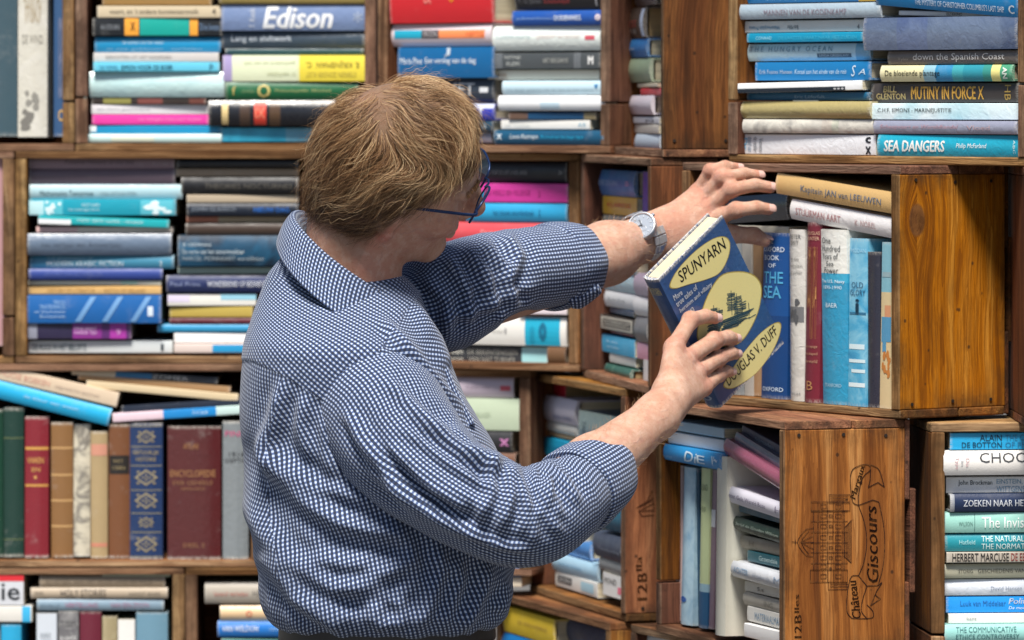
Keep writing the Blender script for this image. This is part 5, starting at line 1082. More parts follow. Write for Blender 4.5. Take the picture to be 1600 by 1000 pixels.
# torso: horizontal sections, measured (y, left, right, half depth, distance of the axis)
TY = 6.64
sec = [(398,446,520,0.055,6.655),(412,434,552,0.064,6.655),(430,420,622,0.064,6.655),(455,410,652,0.084,6.655),(480,401,668,0.110,6.650),(505,393,678,0.140,6.645),(535,384,688,0.172,6.640),(565,380,702,0.174,6.635),
       (600,377,719,0.174,6.635),(650,375,745,0.174,6.635),(700,378,775,0.174,6.635),(760,383,796,0.174,6.635),(820,389,804,0.174,6.635),(880,396,806,0.174,6.635),(925,404,803,0.169,6.635),(948,411,798,0.167,6.635),(966,422,790,0.160,6.635),(977,436,776,0.150,6.635),(981,452,758,0.138,6.635),(977,470,740,0.121,6.635)]
sec = np.array(sec, float); key = np.arange(len(sec)); R_, C_ = 250, 300
tt_ = np.linspace(0, len(sec)-1, R_); rr = interp_rows(key, tt_, sec)
ph = np.linspace(0, 2*np.pi, C_)+np.pi/2                       # seam on the far side
V = np.zeros((R_, C_, 3))
for i, (y, xl, xr, hd, Yc) in enumerate(rr):
    Lw, Rw_ = W(xl, y, Yc), W(xr, y, Yc); cx, hw = (Lw.x+Rw_.x)/2, (Rw_.x-Lw.x)/2
    e = 2/2.35; c_, s_n = np.cos(ph), np.sin(ph)
    V[i,:,0] = cx+hw*np.sign(c_)*np.abs(c_)**e; V[i,:,1] = Yc+hd*np.sign(s_n)*np.abs(s_n)**e; V[i,:,2] = Lw.z
N_ = grid_normals(V); ctr = V.mean(1, keepdims=True)
if ((V-ctr)*N_).sum() < 0: N_ = -N_
tf = [(0.013,15,[(405,677),(433,733),(478,782),(531,815),(596,831),(636,831)]), (0.012,15,[(384,774),(413,831),(449,876),(523,920),(596,908)]), (0.012,14,[(397,851),(437,900),(490,941),(551,969)]), (0.01,12,[(604,815),(636,851),(650,884),(653,924)]), (0.012,13,[(681,855),(689,892),(673,945),(644,985)]), (0.01,12,[(760,880),(756,920),(738,957),(718,985)]), (0.01,12,[(588,900),(628,884),(644,868)]), (0.009,12,[(433,713),(494,762),(539,774),(604,798)]), (0.01,12,[(709,868),(718,904),(705,949),(685,985)]), (0.009,12,[(774,892),(787,924),(778,961)]), (0.009,12,[(588,941),(588,965),(604,985)]), (0.009,11,[(620,933),(628,957),(620,985)]), (0.009,12,[(482,868),(535,884),(579,880)]), (0.008,11,[(445,924),(494,965),(535,985)]), (0.01,12,[(445,591),(429,656),(413,701),(421,746)]), (0.008,11,[(474,616),(470,664),(486,729)]), (0.008,11,[(506,648),(508,705),(523,754)]),(0.008,9,[(640,470),(680,530),(700,580)]), (0.008,9,[(610,520),(660,580),(730,650)]), (0.006,8,[(600,545),(650,610),(715,660)]), (0.006,9,[(590,500),(640,540),(690,600)])]
D = fold_disp(V, tf)+.0022*wrinkle(V@np.array([[.9,0,.5],[0,1,0],[-.25,0,.8]]), 15, 0)*np.clip((V[:,:,2:3].squeeze()-1.0)/.02, .4, 1)
low = np.clip((1.10-V[:,:,2])/.10, 0, 1)
D += low*.0012*np.sin(np.linspace(0, 2*np.pi, C_)*19+1.2*np.sin(np.linspace(0, 40, C_)))[None,:]   # gathers above the belt
VU = V+N_*smooth_grid(D, 3)[:,:,None]*.4; V = V+N_*smooth_grid(D, 1)[:,:,None]
px, py = proj(V.reshape(-1,3)); px, py = px.reshape(R_,C_), py.reshape(R_,C_)
mid = C_//2                                                     # the side towards the viewer
seglen = np.linalg.norm(np.diff(VU, axis=1), axis=2); arc = np.concatenate([np.zeros((R_,1)), np.cumsum(seglen, 1)], 1); arc -= arc[:,mid:mid+1]
vl = np.concatenate([np.zeros((1,C_)), np.cumsum(np.linalg.norm(np.diff(VU, axis=0), axis=2), 0)], 0)
vl = vl*.35+(vl[:,mid:mid+1])*.65
def rot(u, v, a): a = math.radians(a); return np.stack([u*math.cos(a)+v*math.sin(a), -u*math.sin(a)+v*math.cos(a)], -1)
Q = grid_quads(R_, C_)
fpx, fpy = px.ravel()[Q].mean(1), py.ravel()[Q].mean(1); front = (V.reshape(-1,3)[Q][:,:,1].mean(1) < 6.72)
def below(pl):                                                  # y of a seam polyline at x
    xs, ys = zip(*pl); return np.interp(fpx, xs, ys)
yoke_low = below([(360,560),(400,566),(448,590),(520,637),(560,600),(590,555),(640,478),(700,420)])
is_yoke = front & (fpy < yoke_low)
is_back = front & ~is_yoke & (fpx < np.interp(fpy, [560,620,700,800,1000], [450,432,416,420,450]))
is_frontp = front & ~is_yoke & (fpx > np.interp(fpy, [440,560,640,760,1000], [600,585,520,540,520])) & (fpy < 720)
UVb = rot(arc, vl, -8); UVy = rot(arc, vl, -42); UVk = rot(arc, vl, 16); UVf = rot(arc, vl, -76)
luv = UVb.reshape(-1,2)[Q]
for m_, U in ((is_yoke, UVy), (is_back, UVk), (is_frontp, UVf)): luv[m_] = U.reshape(-1,2)[Q][m_]
# the yoke lies a little proud of the back panel: a stitched seam
lift = np.zeros(R_*C_); cnt = np.zeros(R_*C_); np.add.at(lift, Q[is_yoke].ravel(), 1); np.add.at(cnt, Q.ravel(), 1)
V = V+N_*(.0016*(lift/np.maximum(cnt,1)).reshape(R_,C_))[:,:,None]
TORSO = np_mesh('shirt', V.reshape(-1,3), Q, SHIRT, PR, uv=luv.reshape(-1,2))
def tube(name, ctrl, folds, R_, C_, wr, seed, ang, parent, keep=None, cap=None):
    """sleeve: ctrl rows (px, py, distance, half width px, half depth m)"""
    ctrl = np.array(ctrl, float); k = np.arange(len(ctrl)); ts = np.linspace(0, len(ctrl)-1, R_); r = interp_rows(k, ts, ctrl)
    c = np.array([W(a, b, Y) for a, b, Y in r[:,:3]]); T = np.gradient(c, axis=0); T /= np.linalg.norm(T, axis=1)[:,None]
    e1 = np.cross(T, np.array([0,1.0,0])); e1 /= np.linalg.norm(e1, axis=1)[:,None]; e2 = np.cross(e1, T)
    a = r[:,3]*r[:,2]/F; b = r[:,4]
    ph = np.linspace(0, 2*np.pi, C_)+np.pi/2
    sgn = 1 if (e2[len(e2)//2][1] > 0) else -1
    V = c[:,None]+a[:,None,None]*np.cos(ph)[None,:,None]*e1[:,None]+b[:,None,None]*np.sin(ph)[None,:,None]*sgn*e2[:,None]
    N_ = grid_normals(V); 
    if ((V-c[:,None])*N_).sum() < 0: N_ = -N_
    D = fold_disp(V, folds, 1.3)+wr*wrinkle(V, 40, seed)
    VU = V+N_*smooth_grid(D, 3)[:,:,None]*.4; V = V+N_*smooth_grid(D, 1)[:,:,None]
    mid = C_//2
    sl_ = np.linalg.norm(np.diff(VU, axis=1), axis=2); arc = np.concatenate([np.zeros((R_,1)), np.cumsum(sl_,1)],1); arc -= arc[:,mid:mid+1]
    vl = np.concatenate([np.zeros((1,C_)), np.cumsum(np.linalg.norm(np.diff(VU, axis=0), axis=2),0)],0); vl = vl*.5+vl[:,mid:mid+1]*.5
    UV = rot(arc, vl, ang)
    return np_mesh(name, V.reshape(-1,3), grid_quads(R_,C_), SHIRT, parent, uv=UV.reshape(-1,2)), c, T, e1, e2*sgn
rs_f = [(.006,8,[(625,665),(700,722),(770,765)]), (.006,7,[(600,690),(670,760),(740,805)]), (.005,7,[(560,680),(620,760),(700,815)]), (.005,7,[(660,660),(720,705),(790,740)]), (.004,7,[(540,650),(585,740),(650,800)]), (.005,7,[(720,820),(770,850),(830,860)]), (.006,7,[(812,730),(822,790),(815,840)]), (.005,7,[(848,722),(862,760),(880,790)]),
 (.008,11,[(800,722),(800,770),(780,830)]), (.007,10,[(828,724),(850,765),(880,815)]), (.006,9,[(850,718),(880,750),(905,790)]), (.007,12,[(640,640),(720,705),(798,735)]), (.007,13,[(610,690),(690,760),(770,800)]),
        (.006,12,[(580,730),(660,800),(760,845)]), (.007,10,[(770,715),(770,770),(740,830)]), (.006,10,[(700,655),(740,700),(795,722)]), (.005,9,[(820,740),(835,800),(830,860)]), (.006,10,[(540,640),(580,700),(640,770)]), (.005,8,[(860,740),(850,800),(880,840)]), (.005,9,[(600,590),(650,640),(720,690)])]
tube('sleeve', [(556,602,6.565,50,.055),(572,620,6.545,84,.080),(592,644,6.515,102,.090),(625,690,6.487,101,.090),(668,732,6.467,94,.084),(715,766,6.452,87,.078),(760,791,6.447,82,.074),(803,806,6.452,81,.072),(840,803,6.468,79,.068),(872,787,6.495,72,.064),(897,770,6.525,63,.057),(918,756,6.548,54,.050)], rs_f, 230, 200, .0012, 4, 0, TORSO)
ls_f = [(.008,10,[(728,385),(760,430),(775,490)]), (.007,9,[(750,375),(790,420),(800,485)]), (.006,9,[(700,400),(730,450),(735,515)]), (.006,9,[(790,365),(810,400),(800,440)]), (.006,10,[(660,430),(700,470),(700,530)]), (.006,8,[(835,470),(800,480),(770,505)]), (.005,9,[(690,500),(760,480),(840,445)])]
tube('sleeve', [(634,492,6.730,60,.05),(660,484,6.743,76,.075),(692,468,6.760,84,.085),(725,452,6.773,80,.085),(760,437,6.795,74,.078),(795,427,6.817,68,.074),(830,420,6.845,66,.070),(862,415,6.872,64,.066),(874,413,6.890,60,.060)], ls_f, 170, 180, .0014, 12, 0, TORSO)
def cuff(ctrl, name='cuff', amp=.0022):
    ctrl = np.array(ctrl, float); R_, C_ = 60, 120; k = np.arange(len(ctrl)); r = interp_rows(k, np.linspace(0, len(ctrl)-1, R_), ctrl)
    c = np.array([W(a, b, Y) for a, b, Y in r[:,:3]]); ax = c[-1]*0+np.array(W(*ctrl[:,:3][np.argmax(ctrl[:,5])]))-np.array(W(*ctrl[0,:3])); ax /= np.linalg.norm(ax)
    e1 = np.cross(ax, [0,1.0,0]); e1 /= np.linalg.norm(e1); e2 = np.cross(e1, ax); e2 *= np.sign(e2[1])
    ph = np.linspace(0, 2*np.pi, C_)+np.pi/2; a = r[:,3]*r[:,2]/F; b = r[:,4]
    V = c[:,None]+a[:,None,None]*np.cos(ph)[None,:,None]*e1+b[:,None,None]*np.sin(ph)[None,:,None]*e2
    rad = V-c[:,None]; rad /= np.linalg.norm(rad, axis=2, keepdims=True)
    V = V+rad*(amp*wrinkle(V, 60, 2)+.0012*np.sin(ph*7)[None,:]*np.linspace(.3,1,R_)[:,None])[:,:,None]
    mid = C_//2; sl_ = np.linalg.norm(np.diff(V, axis=1), axis=2); arc = np.concatenate([np.zeros((R_,1)), np.cumsum(sl_,1)],1); arc -= arc[:,mid:mid+1]
    vl = np.concatenate([np.zeros((1,C_)), np.cumsum(np.linalg.norm(np.diff(V, axis=0), axis=2),0)],0)
    np_mesh(name, V.reshape(-1,3), grid_quads(R_,C_), SHIRT, TORSO, uv=rot(arc, vl, 3).reshape(-1,2))
# rows: px, py, distance, half width px, half depth m, progress flag (largest = open end)
cuff([(897,770,6.527,60,.055,0),(897,769,6.528,70,.063,.1),(908,762,6.541,71,.064,.3),(928,748,6.562,66,.060,.6),(944,736,6.58,57,.054,.9),(949,732,6.586,51,.049,1),(944,736,6.58,46,.045,.8),(925,750,6.558,45,.044,.5)])
cuff([(856,418,6.870,60,.058,0),(857,418,6.870,68,.066,.1),(868,416,6.880,70,.067,.3),(885,413,6.895,67,.064,.6),(898,410,6.908,62,.060,.9),(902,409,6.912,57,.055,1),(897,410,6.907,52,.051,.8),(878,414,6.890,50,.048,.5)])
# the loose lower corner of the far cuff
def flap():
    pts = np.array([[(878,438),(905,434),(928,428),(934,440)],[(886,462),(908,456),(932,446),(940,455)],[(894,482),(908,482),(926,470),(936,462)]], float)
    R0, C0_ = 24, 32; A = interp_rows([0,1,2], np.linspace(0,2,R0), pts.reshape(3,-1)).reshape(R0,4,2)
    G = np.stack([interp_rows([0,1,2,3], np.linspace(0,3,C0_), A[i]) for i in range(R0)])
    Yd = 6.87-.035*np.sin(np.linspace(0,1,R0)*np.pi*.8)[:,None]+.02*np.linspace(0,1,C0_)[None,:]
    Vf = np.array([[W(G[i,j,0], G[i,j,1], Yd[i,j]) for j in range(C0_)] for i in range(R0)])
    Vf2 = Vf.copy(); Vf2[:,:,1] += .012
    arc = np.concatenate([np.zeros((R0,1)), np.cumsum(np.linalg.norm(np.diff(Vf,axis=1),axis=2),1)],1); vl = np.concatenate([np.zeros((1,C0_)), np.cumsum(np.linalg.norm(np.diff(Vf,axis=0),axis=2),0)],0)
    np_mesh('cuff_tail', Vf.reshape(-1,3), grid_quads(R0,C0_), SHIRT, TORSO, uv=rot(arc,vl,8).reshape(-1,2))
flap()
# collar: a band round the neck, folded over
def collar():
    C_ = 200; ph = np.linspace(.06, 2*np.pi-.06, C_)
    def ring(cx, cy, Ax, Ay, Bx, By, Bd, Yc=6.655):
        c = np.array(W(cx, cy, Yc)); s = Yc/F
        A = np.array([Ax*s, 0, -Ay*s]); B = np.array([Bx*s, -Bd, -By*s]); return c+np.cos(ph)[:,None]*A+np.sin(ph)[:,None]*B
    prof = [ring(558,440,76,48,-4,20,.070), ring(557,418,82,58,-4,20,.077), ring(554,402,90,64,-4,20,.082), ring(553,399,94,66,-5,21,.087), ring(551,403,98,68,-6,24,.093), ring(549,424,108,72,-8,33,.108), ring(548,447,115,74,-8,40,.122), ring(548,450,114,74,-8,40,.119)]
    k = np.arange(len(prof)); R0 = 60; V = interp_rows(k, np.linspace(0, len(prof)-1, R0), np.array(prof).reshape(len(prof),-1)).reshape(R0, C_, 3)
    # collar points reach further down at the front opening
    fr = np.exp(-(np.minimum(ph, 2*np.pi-ph)/.42)**2); dn_ = np.clip((np.linspace(0,1,R0)-.55)/.45, 0, 1)
    V += (dn_[:,None]*fr[None,:])[:,:,None]*np.array([.006,-.004,-.014]); V += .0012*wrinkle(V, 60, 6)[:,:,None]*np.array([.3,-1,.3])
    arc = np.concatenate([np.zeros((R0,1)), np.cumsum(np.linalg.norm(np.diff(V,axis=1),axis=2),1)],1); vl = np.concatenate([np.zeros((1,C_)), np.cumsum(np.linalg.norm(np.diff(V,axis=0),axis=2),0)],0)
    arc = arc-arc[:,60:61]; vl = vl[:,60:61]+0*vl
    np_mesh('collar', V.reshape(-1,3), grid_quads(R0,C_), SHIRT, TORSO, uv=rot(arc, vl, 0).reshape(-1,2))
collar()
# button placket edge on the chest
def placket():
    pts = [(640,470,6.60),(668,512,6.59),(690,560,6.58),(712,612,6.57),(738,662,6.56)]
    P = interp_rows(np.arange(5), np.linspace(0,4,50), np.array(pts)); V = []
    for i, (x, y, Y) in enumerate(P):
        d = 10*math.sin(min(i/8,1)*1.57)
        V.append([W(x-d*.9, y+d*.5, Y-.010), W(x-d*.2, y+d*.1, Y-.016), W(x+d*.35, y-d*.1, Y-.008), W(x+d*.4, y-d*.1, Y+.03)])
    V = np.array(V); arc = np.concatenate([np.zeros((50,1)), np.cumsum(np.linalg.norm(np.diff(V,axis=1),axis=2),1)],1); vl = np.concatenate([np.zeros((1,4)), np.cumsum(np.linalg.norm(np.diff(V,axis=0),axis=2),0)],0)
    np_mesh('placket', V.reshape(-1,3), grid_quads(50,4), SHIRT, TORSO, uv=rot(arc,vl,0).reshape(-1,2))
placket()
# ---- trousers, belt, shoes
DEN = NT('trouser_cloth'); DEN.bump(DEN.noise(DEN.n('TexCoord').outputs['Object'], 300, 3), .3, .001); DEN = DEN.pr(Base_Color=(.012,.013,.018,1), Roughness=.85)
def loft(secs, C_=48, R_=60, e=2.2):
    secs = np.array(secs, float); r = interp_rows(np.arange(len(secs)), np.linspace(0,len(secs)-1,R_), secs); ph = np.linspace(0,2*np.pi,C_); c_, s_n = np.cos(ph), np.sin(ph)
    V = np.zeros((R_,C_,3))
    for i, (z, cx, cy, hx, hy) in enumerate(r):
        V[i,:,0] = cx+hx*np.sign(c_)*np.abs(c_)**(2/e); V[i,:,1] = cy+hy*np.sign(s_n)*np.abs(s_n)**(2/e); V[i,:,2] = z
    return V
X0 = W(605,HY,TY).x
hips = loft([(1.03,X0,TY,.128,.140),(.985,X0,TY,.134,.146),(.93,X0-.004,TY,.142,.155),(.86,X0-.008,TY,.146,.160),(.80,X0-.008,TY,.140,.160),(.77,X0-.008,TY,.120,.15)])
parts = [hips]
for s in (-1,1):
    fx = X0+.02*s
    parts.append(loft([(.86,X0-.008,TY+s*.085,.125,.082),(.78,X0-.006,TY+s*.092,.105,.080),(.62,fx*.7+X0*.3,TY+s*.10,.085,.075),(.48,fx,TY+s*.105,.072,.066),(.30,fx-.01,TY+s*.108,.066,.060),(.10,fx-.015,TY+s*.11,.062,.058),(.045,fx-.012,TY+s*.11,.064,.060)]))
Vt = np.concatenate([p.reshape(-1,3) for p in parts]); n0 = 0; Qt = []
for p in parts: Qt.append(grid_quads(p.shape[0], p.shape[1])+n0); n0 += p.shape[0]*p.shape[1]
TR = np_mesh('trousers', Vt, np.concatenate(Qt), DEN, PR)
bl = loft([(.992,X0,TY,.1335,.1455),(.992,X0,TY,.138,.150),(.958,X0,TY,.141,.153),(.958,X0,TY,.137,.149)], R_=16)
np_mesh('belt', bl.reshape(-1,3), grid_quads(16,48), NT('belt_leather').pr(Base_Color=(.02,.014,.011,1), Roughness=.45), PR)
SHOE = NT('shoe_leather').pr(Base_Color=(.05,.028,.018,1), Roughness=.4)
for s in (-1,1):
    fx, fy = X0+.02*s, TY+s*.11
    p = loft([(.002,fx+.06,fy,.142,.046),(.015,fx+.06,fy,.146,.049),(.04,fx+.055,fy,.138,.047),(.065,fx+.02,fy,.095,.043),(.09,fx-.02,fy,.055,.040),(.11,fx-.025,fy,.045,.037)], R_=30)
    np_mesh('shoe', p.reshape(-1,3), grid_quads(30,48), SHOE, PR)
# ---- hair: strands as thin three-sided tapering tubes
HRAD = np.array([.101,.079,.111])
def nrm(a): return a/np.maximum(np.linalg.norm(a, axis=-1, keepdims=True), 1e-9)
def sm(a, b, x): x = np.clip((x-a)/(b-a), 0, 1); return x*x*(3-2*x)
def noise3(p, f, seed):
    o = np.zeros(p.shape[:-1]+(3,)); rg = np.random.default_rng(seed)
    for k in range(5):
        d = rg.normal(size=(3,3)); ph = rg.uniform(0,6.28,3); o += np.sin(p@(d*f*(1+.5*k)).T+ph)/(1+.5*k)
    return o/2.2
def flow(d):
    f, r, u = d[:,0], d[:,1], d[:,2]; ra = np.abs(r)
    top = sm(.35,.75,u)*sm(-.75,-.35,f); fr = sm(.30,.62,f)*sm(.0,.35,u); bk = sm(-.35,-.8,f)
    side = np.clip(1-top-fr-bk, 0, 1)*sm(.15,.6,ra)
    aw = d-bald*(d@bald)[:,None]; aw = nrm(aw)
    bq = ((d-bald)**2).sum(1)
    t_ = (.55*aw*(np.exp(-bq/.9)*(1-np.exp(-bq/.22)))[:,None]+1.1*np.cross(bald, d)*np.exp(-bq/.25)[:,None]+top[:,None]*vec((.85,.35,-.05))+fr[:,None]*(vec((.15,.0,-.55))+np.sign(r+.05)[:,None]*vec((-.35,.65,0)))
          +side[:,None]*vec((-.80,0,-.52))+bk[:,None]*vec((-.25,0,-1.0)))+vec((0,0,-.12))
    t_ += .55*noise3(d, 4.0, 5)
    t_ -= d*(t_*d).sum(1)[:,None]; return nrm(t_)
def strands(n, seed, lenr, lift, frizz, rad, stray=False):
    rg = np.random.default_rng(seed); d = nrm(rg.normal(size=(n*4,3)))
    m = hair_mask(d[:,0],d[:,1],d[:,2]) > rg.uniform(-.03,.10,len(d)); d = d[m]
    bd = ((d-bald)**2).sum(1); keep = rg.uniform(size=len(d)) > .30*np.exp(-bd/.06); d = d[keep][:n]; n = len(d)
    K = 11; pts = np.zeros((n,K,3)); cur = d.copy(); L = rg.uniform(*lenr, n)*(1-.25*sm(.1,.6,d[:,0])); 
    L *= np.where(d[:,2] < -.4, rg.uniform(.35,1.25,n), 1.0)
    # neighbouring strands gather into locks
    cl = noise3(d, 19, 9)*.17+noise3(d, 8, 21)*.14
    hl = rg.uniform(*lift, n)*(.55+.45*sm(-.7,-.1,d[:,2]))*(1-.75*sm(.15,.6,d[:,0])); wv = rg.normal(size=(n,3))*frizz
    off = np.zeros(n); step = L/(K-1)
    for k in range(K):
        s = k/(K-1)
        h = .0015+hl*np.sin(np.minimum(s*1.9,1.57))+(.012*s*s if stray else 0.0)*rg.uniform(.2,1.6,n)
        h = h+.055*np.clip(-cur[:,2]-.45, 0, 1)*sm(.3,-.1,cur[:,0])
        base = cur*HRAD; pts[:,k] = base+nrm(cur/HRAD)*h[:,None]
        t_ = nrm(flow(cur)+cl*1.6+wv*(.3+s)+(rg.normal(size=(n,3))*frizz*.35))
        cur = nrm((base+t_*step[:,None])/HRAD)
    return HC+(pts@HR), d, rg
def strand_mesh(P, rad, tint):
    n, K, _ = P.shape; T = nrm(np.gradient(P, axis=1)); up = np.array([.3,-.8,.5]); a = nrm(np.cross(T, up)); b = np.cross(T, a)
    tp = np.interp(np.linspace(0,1,K), [0,.15,.7,1], [.8,1,.8,.12])[None,:]*rad[:,None]
    V = np.stack([P+tp[:,:,None]*(math.cos(q)*a+math.sin(q)*b) for q in (0,2.094,4.189)], 2).reshape(-1,3)
    i = np.arange(n)[:,None,None]*K*3; k = np.arange(K-1)[None,:,None]*3; j = np.arange(3)[None,None,:]; j2 = (j+1)%3
    Q = np.stack([i+k+j, i+k+j2, i+k+3+j2, i+k+3+j], -1).reshape(-1,4)
    return V, Q, np.repeat(tint, K*3, 0)
Vs, Qs, Ts = [], [], []; n0 = 0
def stubble(n, seed):
    # short tapered hair at the nape and sideburns, thinning out into the skin
    rg = np.random.default_rng(seed); d = nrm(rg.normal(size=(n*10,3))); hm_ = hair_mask(d[:,0],d[:,1],d[:,2])
    k = (hm_ > -.26*rg.uniform(0,1,len(d))**1.5) & (hm_ < .12) & (d[:,0] < .34); d = d[k][:n]; p = (d*HRAD)@HR+HC; P = []
    tree_lo = BV[np.linalg.norm(BV-HC, axis=1) < .19]
    for i in range(len(p)):
        q_ = tree_lo[np.argmin(((tree_lo-p[i])**2).sum(1))]; out = nrm(q_-HC); t_ = nrm(-hu*.8-hf*.35+rg.normal(size=3)*.22); L = rg.uniform(.007,.018)
        P.append([q_-out*.001+(t_*s_x+out*.16*s_x)*L for s_x in (0,.33,.66,1)])
    return np.array(P), rg
P, rg = stubble(1500, 14); V_, Q_, t_ = strand_mesh(P, np.full(len(P), .00019), np.clip(.36+rg.normal(size=len(P))*.2, 0, 1)[:,None]*np.ones(3)); Vs.append(V_); Qs.append(Q_+n0); Ts.append(t_); n0 += len(V_)
for (n, sd, ln, lf, fz, r0, st) in ((11500,1,(.035,.065),(.003,.011),.10,.00031,False),(9500,2,(.045,.085),(.008,.020),.18,.00026,False),(850,3,(.04,.085),(.010,.024),.34,.00017,True)):
    P, d, rg = strands(n, sd, ln, lf, fz, r0, st)
    clump = (noise3(d, 13, 31)[:,0]+noise3(d, 30, 33)[:,1]*.6)*.35
    tn = np.clip(.44+clump+rg.normal(size=len(d))*.24+.20*sm(.1,.7,d[:,2])-.22*sm(.15,-.45,d[:,2]), 0, 1)[:,None]*np.ones(3)  # random lock tone, plus sunlit blond painted on top and shade painted lower
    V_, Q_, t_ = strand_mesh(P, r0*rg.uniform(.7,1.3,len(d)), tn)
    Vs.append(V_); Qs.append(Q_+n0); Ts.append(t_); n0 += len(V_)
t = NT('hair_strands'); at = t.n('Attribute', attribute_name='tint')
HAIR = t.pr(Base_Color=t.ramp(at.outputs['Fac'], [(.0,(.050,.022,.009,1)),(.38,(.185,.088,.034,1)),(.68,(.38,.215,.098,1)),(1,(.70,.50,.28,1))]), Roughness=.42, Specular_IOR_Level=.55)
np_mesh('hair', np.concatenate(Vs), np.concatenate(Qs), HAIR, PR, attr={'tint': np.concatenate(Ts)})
# eyebrows
rg = np.random.default_rng(4); eb = []
for s in (-1,1):
    for k in range(120):
        a = rg.uniform(0,1); p = hp(.098-.016*a*a, s*(.012+.042*a), .024+.004*math.sin(a*3)+rg.normal()*.002); dd = hr*s*.009+hu*rg.normal()*.002+hf*.003
        eb.append([p+dd*q for q in np.linspace(0,1,4)])
V_, Q_, t_ = strand_mesh(np.array(eb), np.full(len(eb), .0003), np.full((len(eb),3), .45)); np_mesh('eyebrows', V_, Q_, HAIR, PR, attr={'tint': t_})
# eyes
def uvs(c, r, n=16, R=None):
    V = []; Fc = []
    for i in range(n+1):
        for j in range(2*n): a, b = math.pi*i/n, math.pi*j/n; V.append(c+r*(hf*math.cos(a)+hr*math.sin(a)*math.cos(b)+hu*math.sin(a)*math.sin(b)))
    for i in range(n):
        for j in range(2*n): Fc.append((i*2*n+j, i*2*n+(j+1)%(2*n), (i+1)*2*n+(j+1)%(2*n), (i+1)*2*n+j))
    return V, Fc
EYE = NT('eye'); EYE = EYE.pr(Base_Color=(.75,.72,.68,1), Roughness=.1)
IR = NT('iris').pr(Base_Color=(.08,.12,.16,1), Roughness=.1)
for s in (-1,1):
    V_, F_ = uvs(hp(.071,.030*s,-.003), .0100); e = np_mesh('eye', V_, F_, EYE, PR)
    V_, F_ = uvs(hp(.0768,.030*s,-.004), .005); np_mesh('iris', V_, F_, IR, e)
# ---- eyeglasses
def pipe(pts, r, n=8, closed=False, flat=1.0, up=None):
    P = np.array(pts, float); m = len(P)
    T = np.roll(P,-1,0)-np.roll(P,1,0) if closed else np.gradient(P, axis=0); T = nrm(T); u0 = hu if up is None else up
    a = nrm(np.cross(T, u0)); b = np.cross(T, a)
    V = [P[i]+r*(math.cos(q)*a[i]*flat+math.sin(q)*b[i]) for i in range(m) for q in np.linspace(0, 2*np.pi, n, endpoint=False)]
    Fc = [(i*n+j, i*n+(j+1)%n, ((i+1)%m)*n+(j+1)%n, ((i+1)%m)*n+j) for i in range(m if closed else m-1) for j in range(n)]
    return V, Fc
GL = empty('eyeglasses', 'thin blue metal framed glasses worn by the man', 'glasses', tuple(hp(.11,0,-.005)))
GL.matrix_basis = Matrix.Translation(GL.location)
FRM = NT('glasses_frame').pr(Base_Color=(.012,.032,.10,1), Metallic=.45, Roughness=.28)
LENS = NT('lens_glass').pr(Base_Color=(.95,.98,1,1), Transmission_Weight=1.0, Roughness=.0, IOR=1.25)
def gp(f, r, u): return hp(f, r, u)
def rimpts(s, k=40, sc=1.0):
    o = []
    for q in np.linspace(0, 2*np.pi, k, endpoint=False):
        x, y = math.cos(q), math.sin(q); ex = np.sign(x)*abs(x)**.7; ey = np.sign(y)*abs(y)**.75
        rr_ = .0365*s+.0275*ex*sc; uu = .002+.0205*ey*sc
        o.append(gp(.1145-.9*max(abs(rr_)-.02,0)**1.35-.10*(.002-uu), rr_, uu))
    return o
for s in (-1,1):
    V_, F_ = pipe(rimpts(s), .0016, 8, True, up=hf); np_mesh('rim', V_, F_, FRM, GL)
    rp = rimpts(s, 40, .97); c0 = np.mean(rp, 0)+hf*.002; V_ = rp+[c0]+[p+hf*.0012 for p in rp]+[c0+hf*.0014]; n = 40
    F_ = [(i, (i+1)%n, n) for i in range(n)]+[(n+1+(i+1)%n, n+1+i, 2*n+1) for i in range(n)]
    np_mesh('lens', V_, F_, LENS, GL)
    tp = [gp(.1005,.0650*s,.012), gp(.102,.0700*s,.013), gp(.100,.0745*s,.013), gp(.085,.0775*s,.011), gp(.04,.0805*s,.004), gp(.012,.0825*s,-.001), gp(-.004,.083*s,-.006), gp(-.016,.083*s,-.022), gp(-.022,.082*s,-.036)]
    P_ = interp_rows(np.arange(len(tp)), np.linspace(0,len(tp)-1,50), np.array(tp)); V_, F_ = pipe(P_, .0024, 8, flat=.6); np_mesh('temple_arm', V_, F_, FRM, GL)
V_, F_ = pipe([gp(.1135,-.0095,.011), gp(.1175,-.004,.014), gp(.1175,.004,.014), gp(.1135,.0095,.011)], .0014); np_mesh('bridge', V_, F_, FRM, GL)
# ---- wristwatch
WT = empty('wristwatch', 'steel wristwatch with pale blue dial on the man\'s far wrist', 'watch', tuple(lw)); WT.matrix_basis = Matrix.Translation(WT.location)
STEEL = NT('watch_steel'); STEEL = STEEL.pr(Base_Color=(.74,.75,.76,1), Metallic=.9, Roughness=.3)
STEELB = NT('watch_steel_brushed'); STEELB.bump(STEELB.noise(STEELB.n('TexCoord').outputs['Object'], 900, 2), .3, .0005); STEELB = STEELB.pr(Base_Color=(.60,.61,.63,1), Metallic=.8, Roughness=.45)
DIAL = NT('watch_dial').pr(Base_Color=(.27,.31,.37,1), Roughness=.5)
wa = nrm(lw-LE); wn0 = nrm(vec((-.22,-.80,.56))-wa*vec((-.22,-.80,.56)).dot(wa)); wb = np.cross(wa, wn0)
wc = vec(W(1004, 371, 6.992)); RWX, RWN = .0315, .0300
def wring(q, rad=0.0): return wc+(RWN+rad)*math.cos(q)*wn0+(RWX+rad)*math.sin(q)*wb
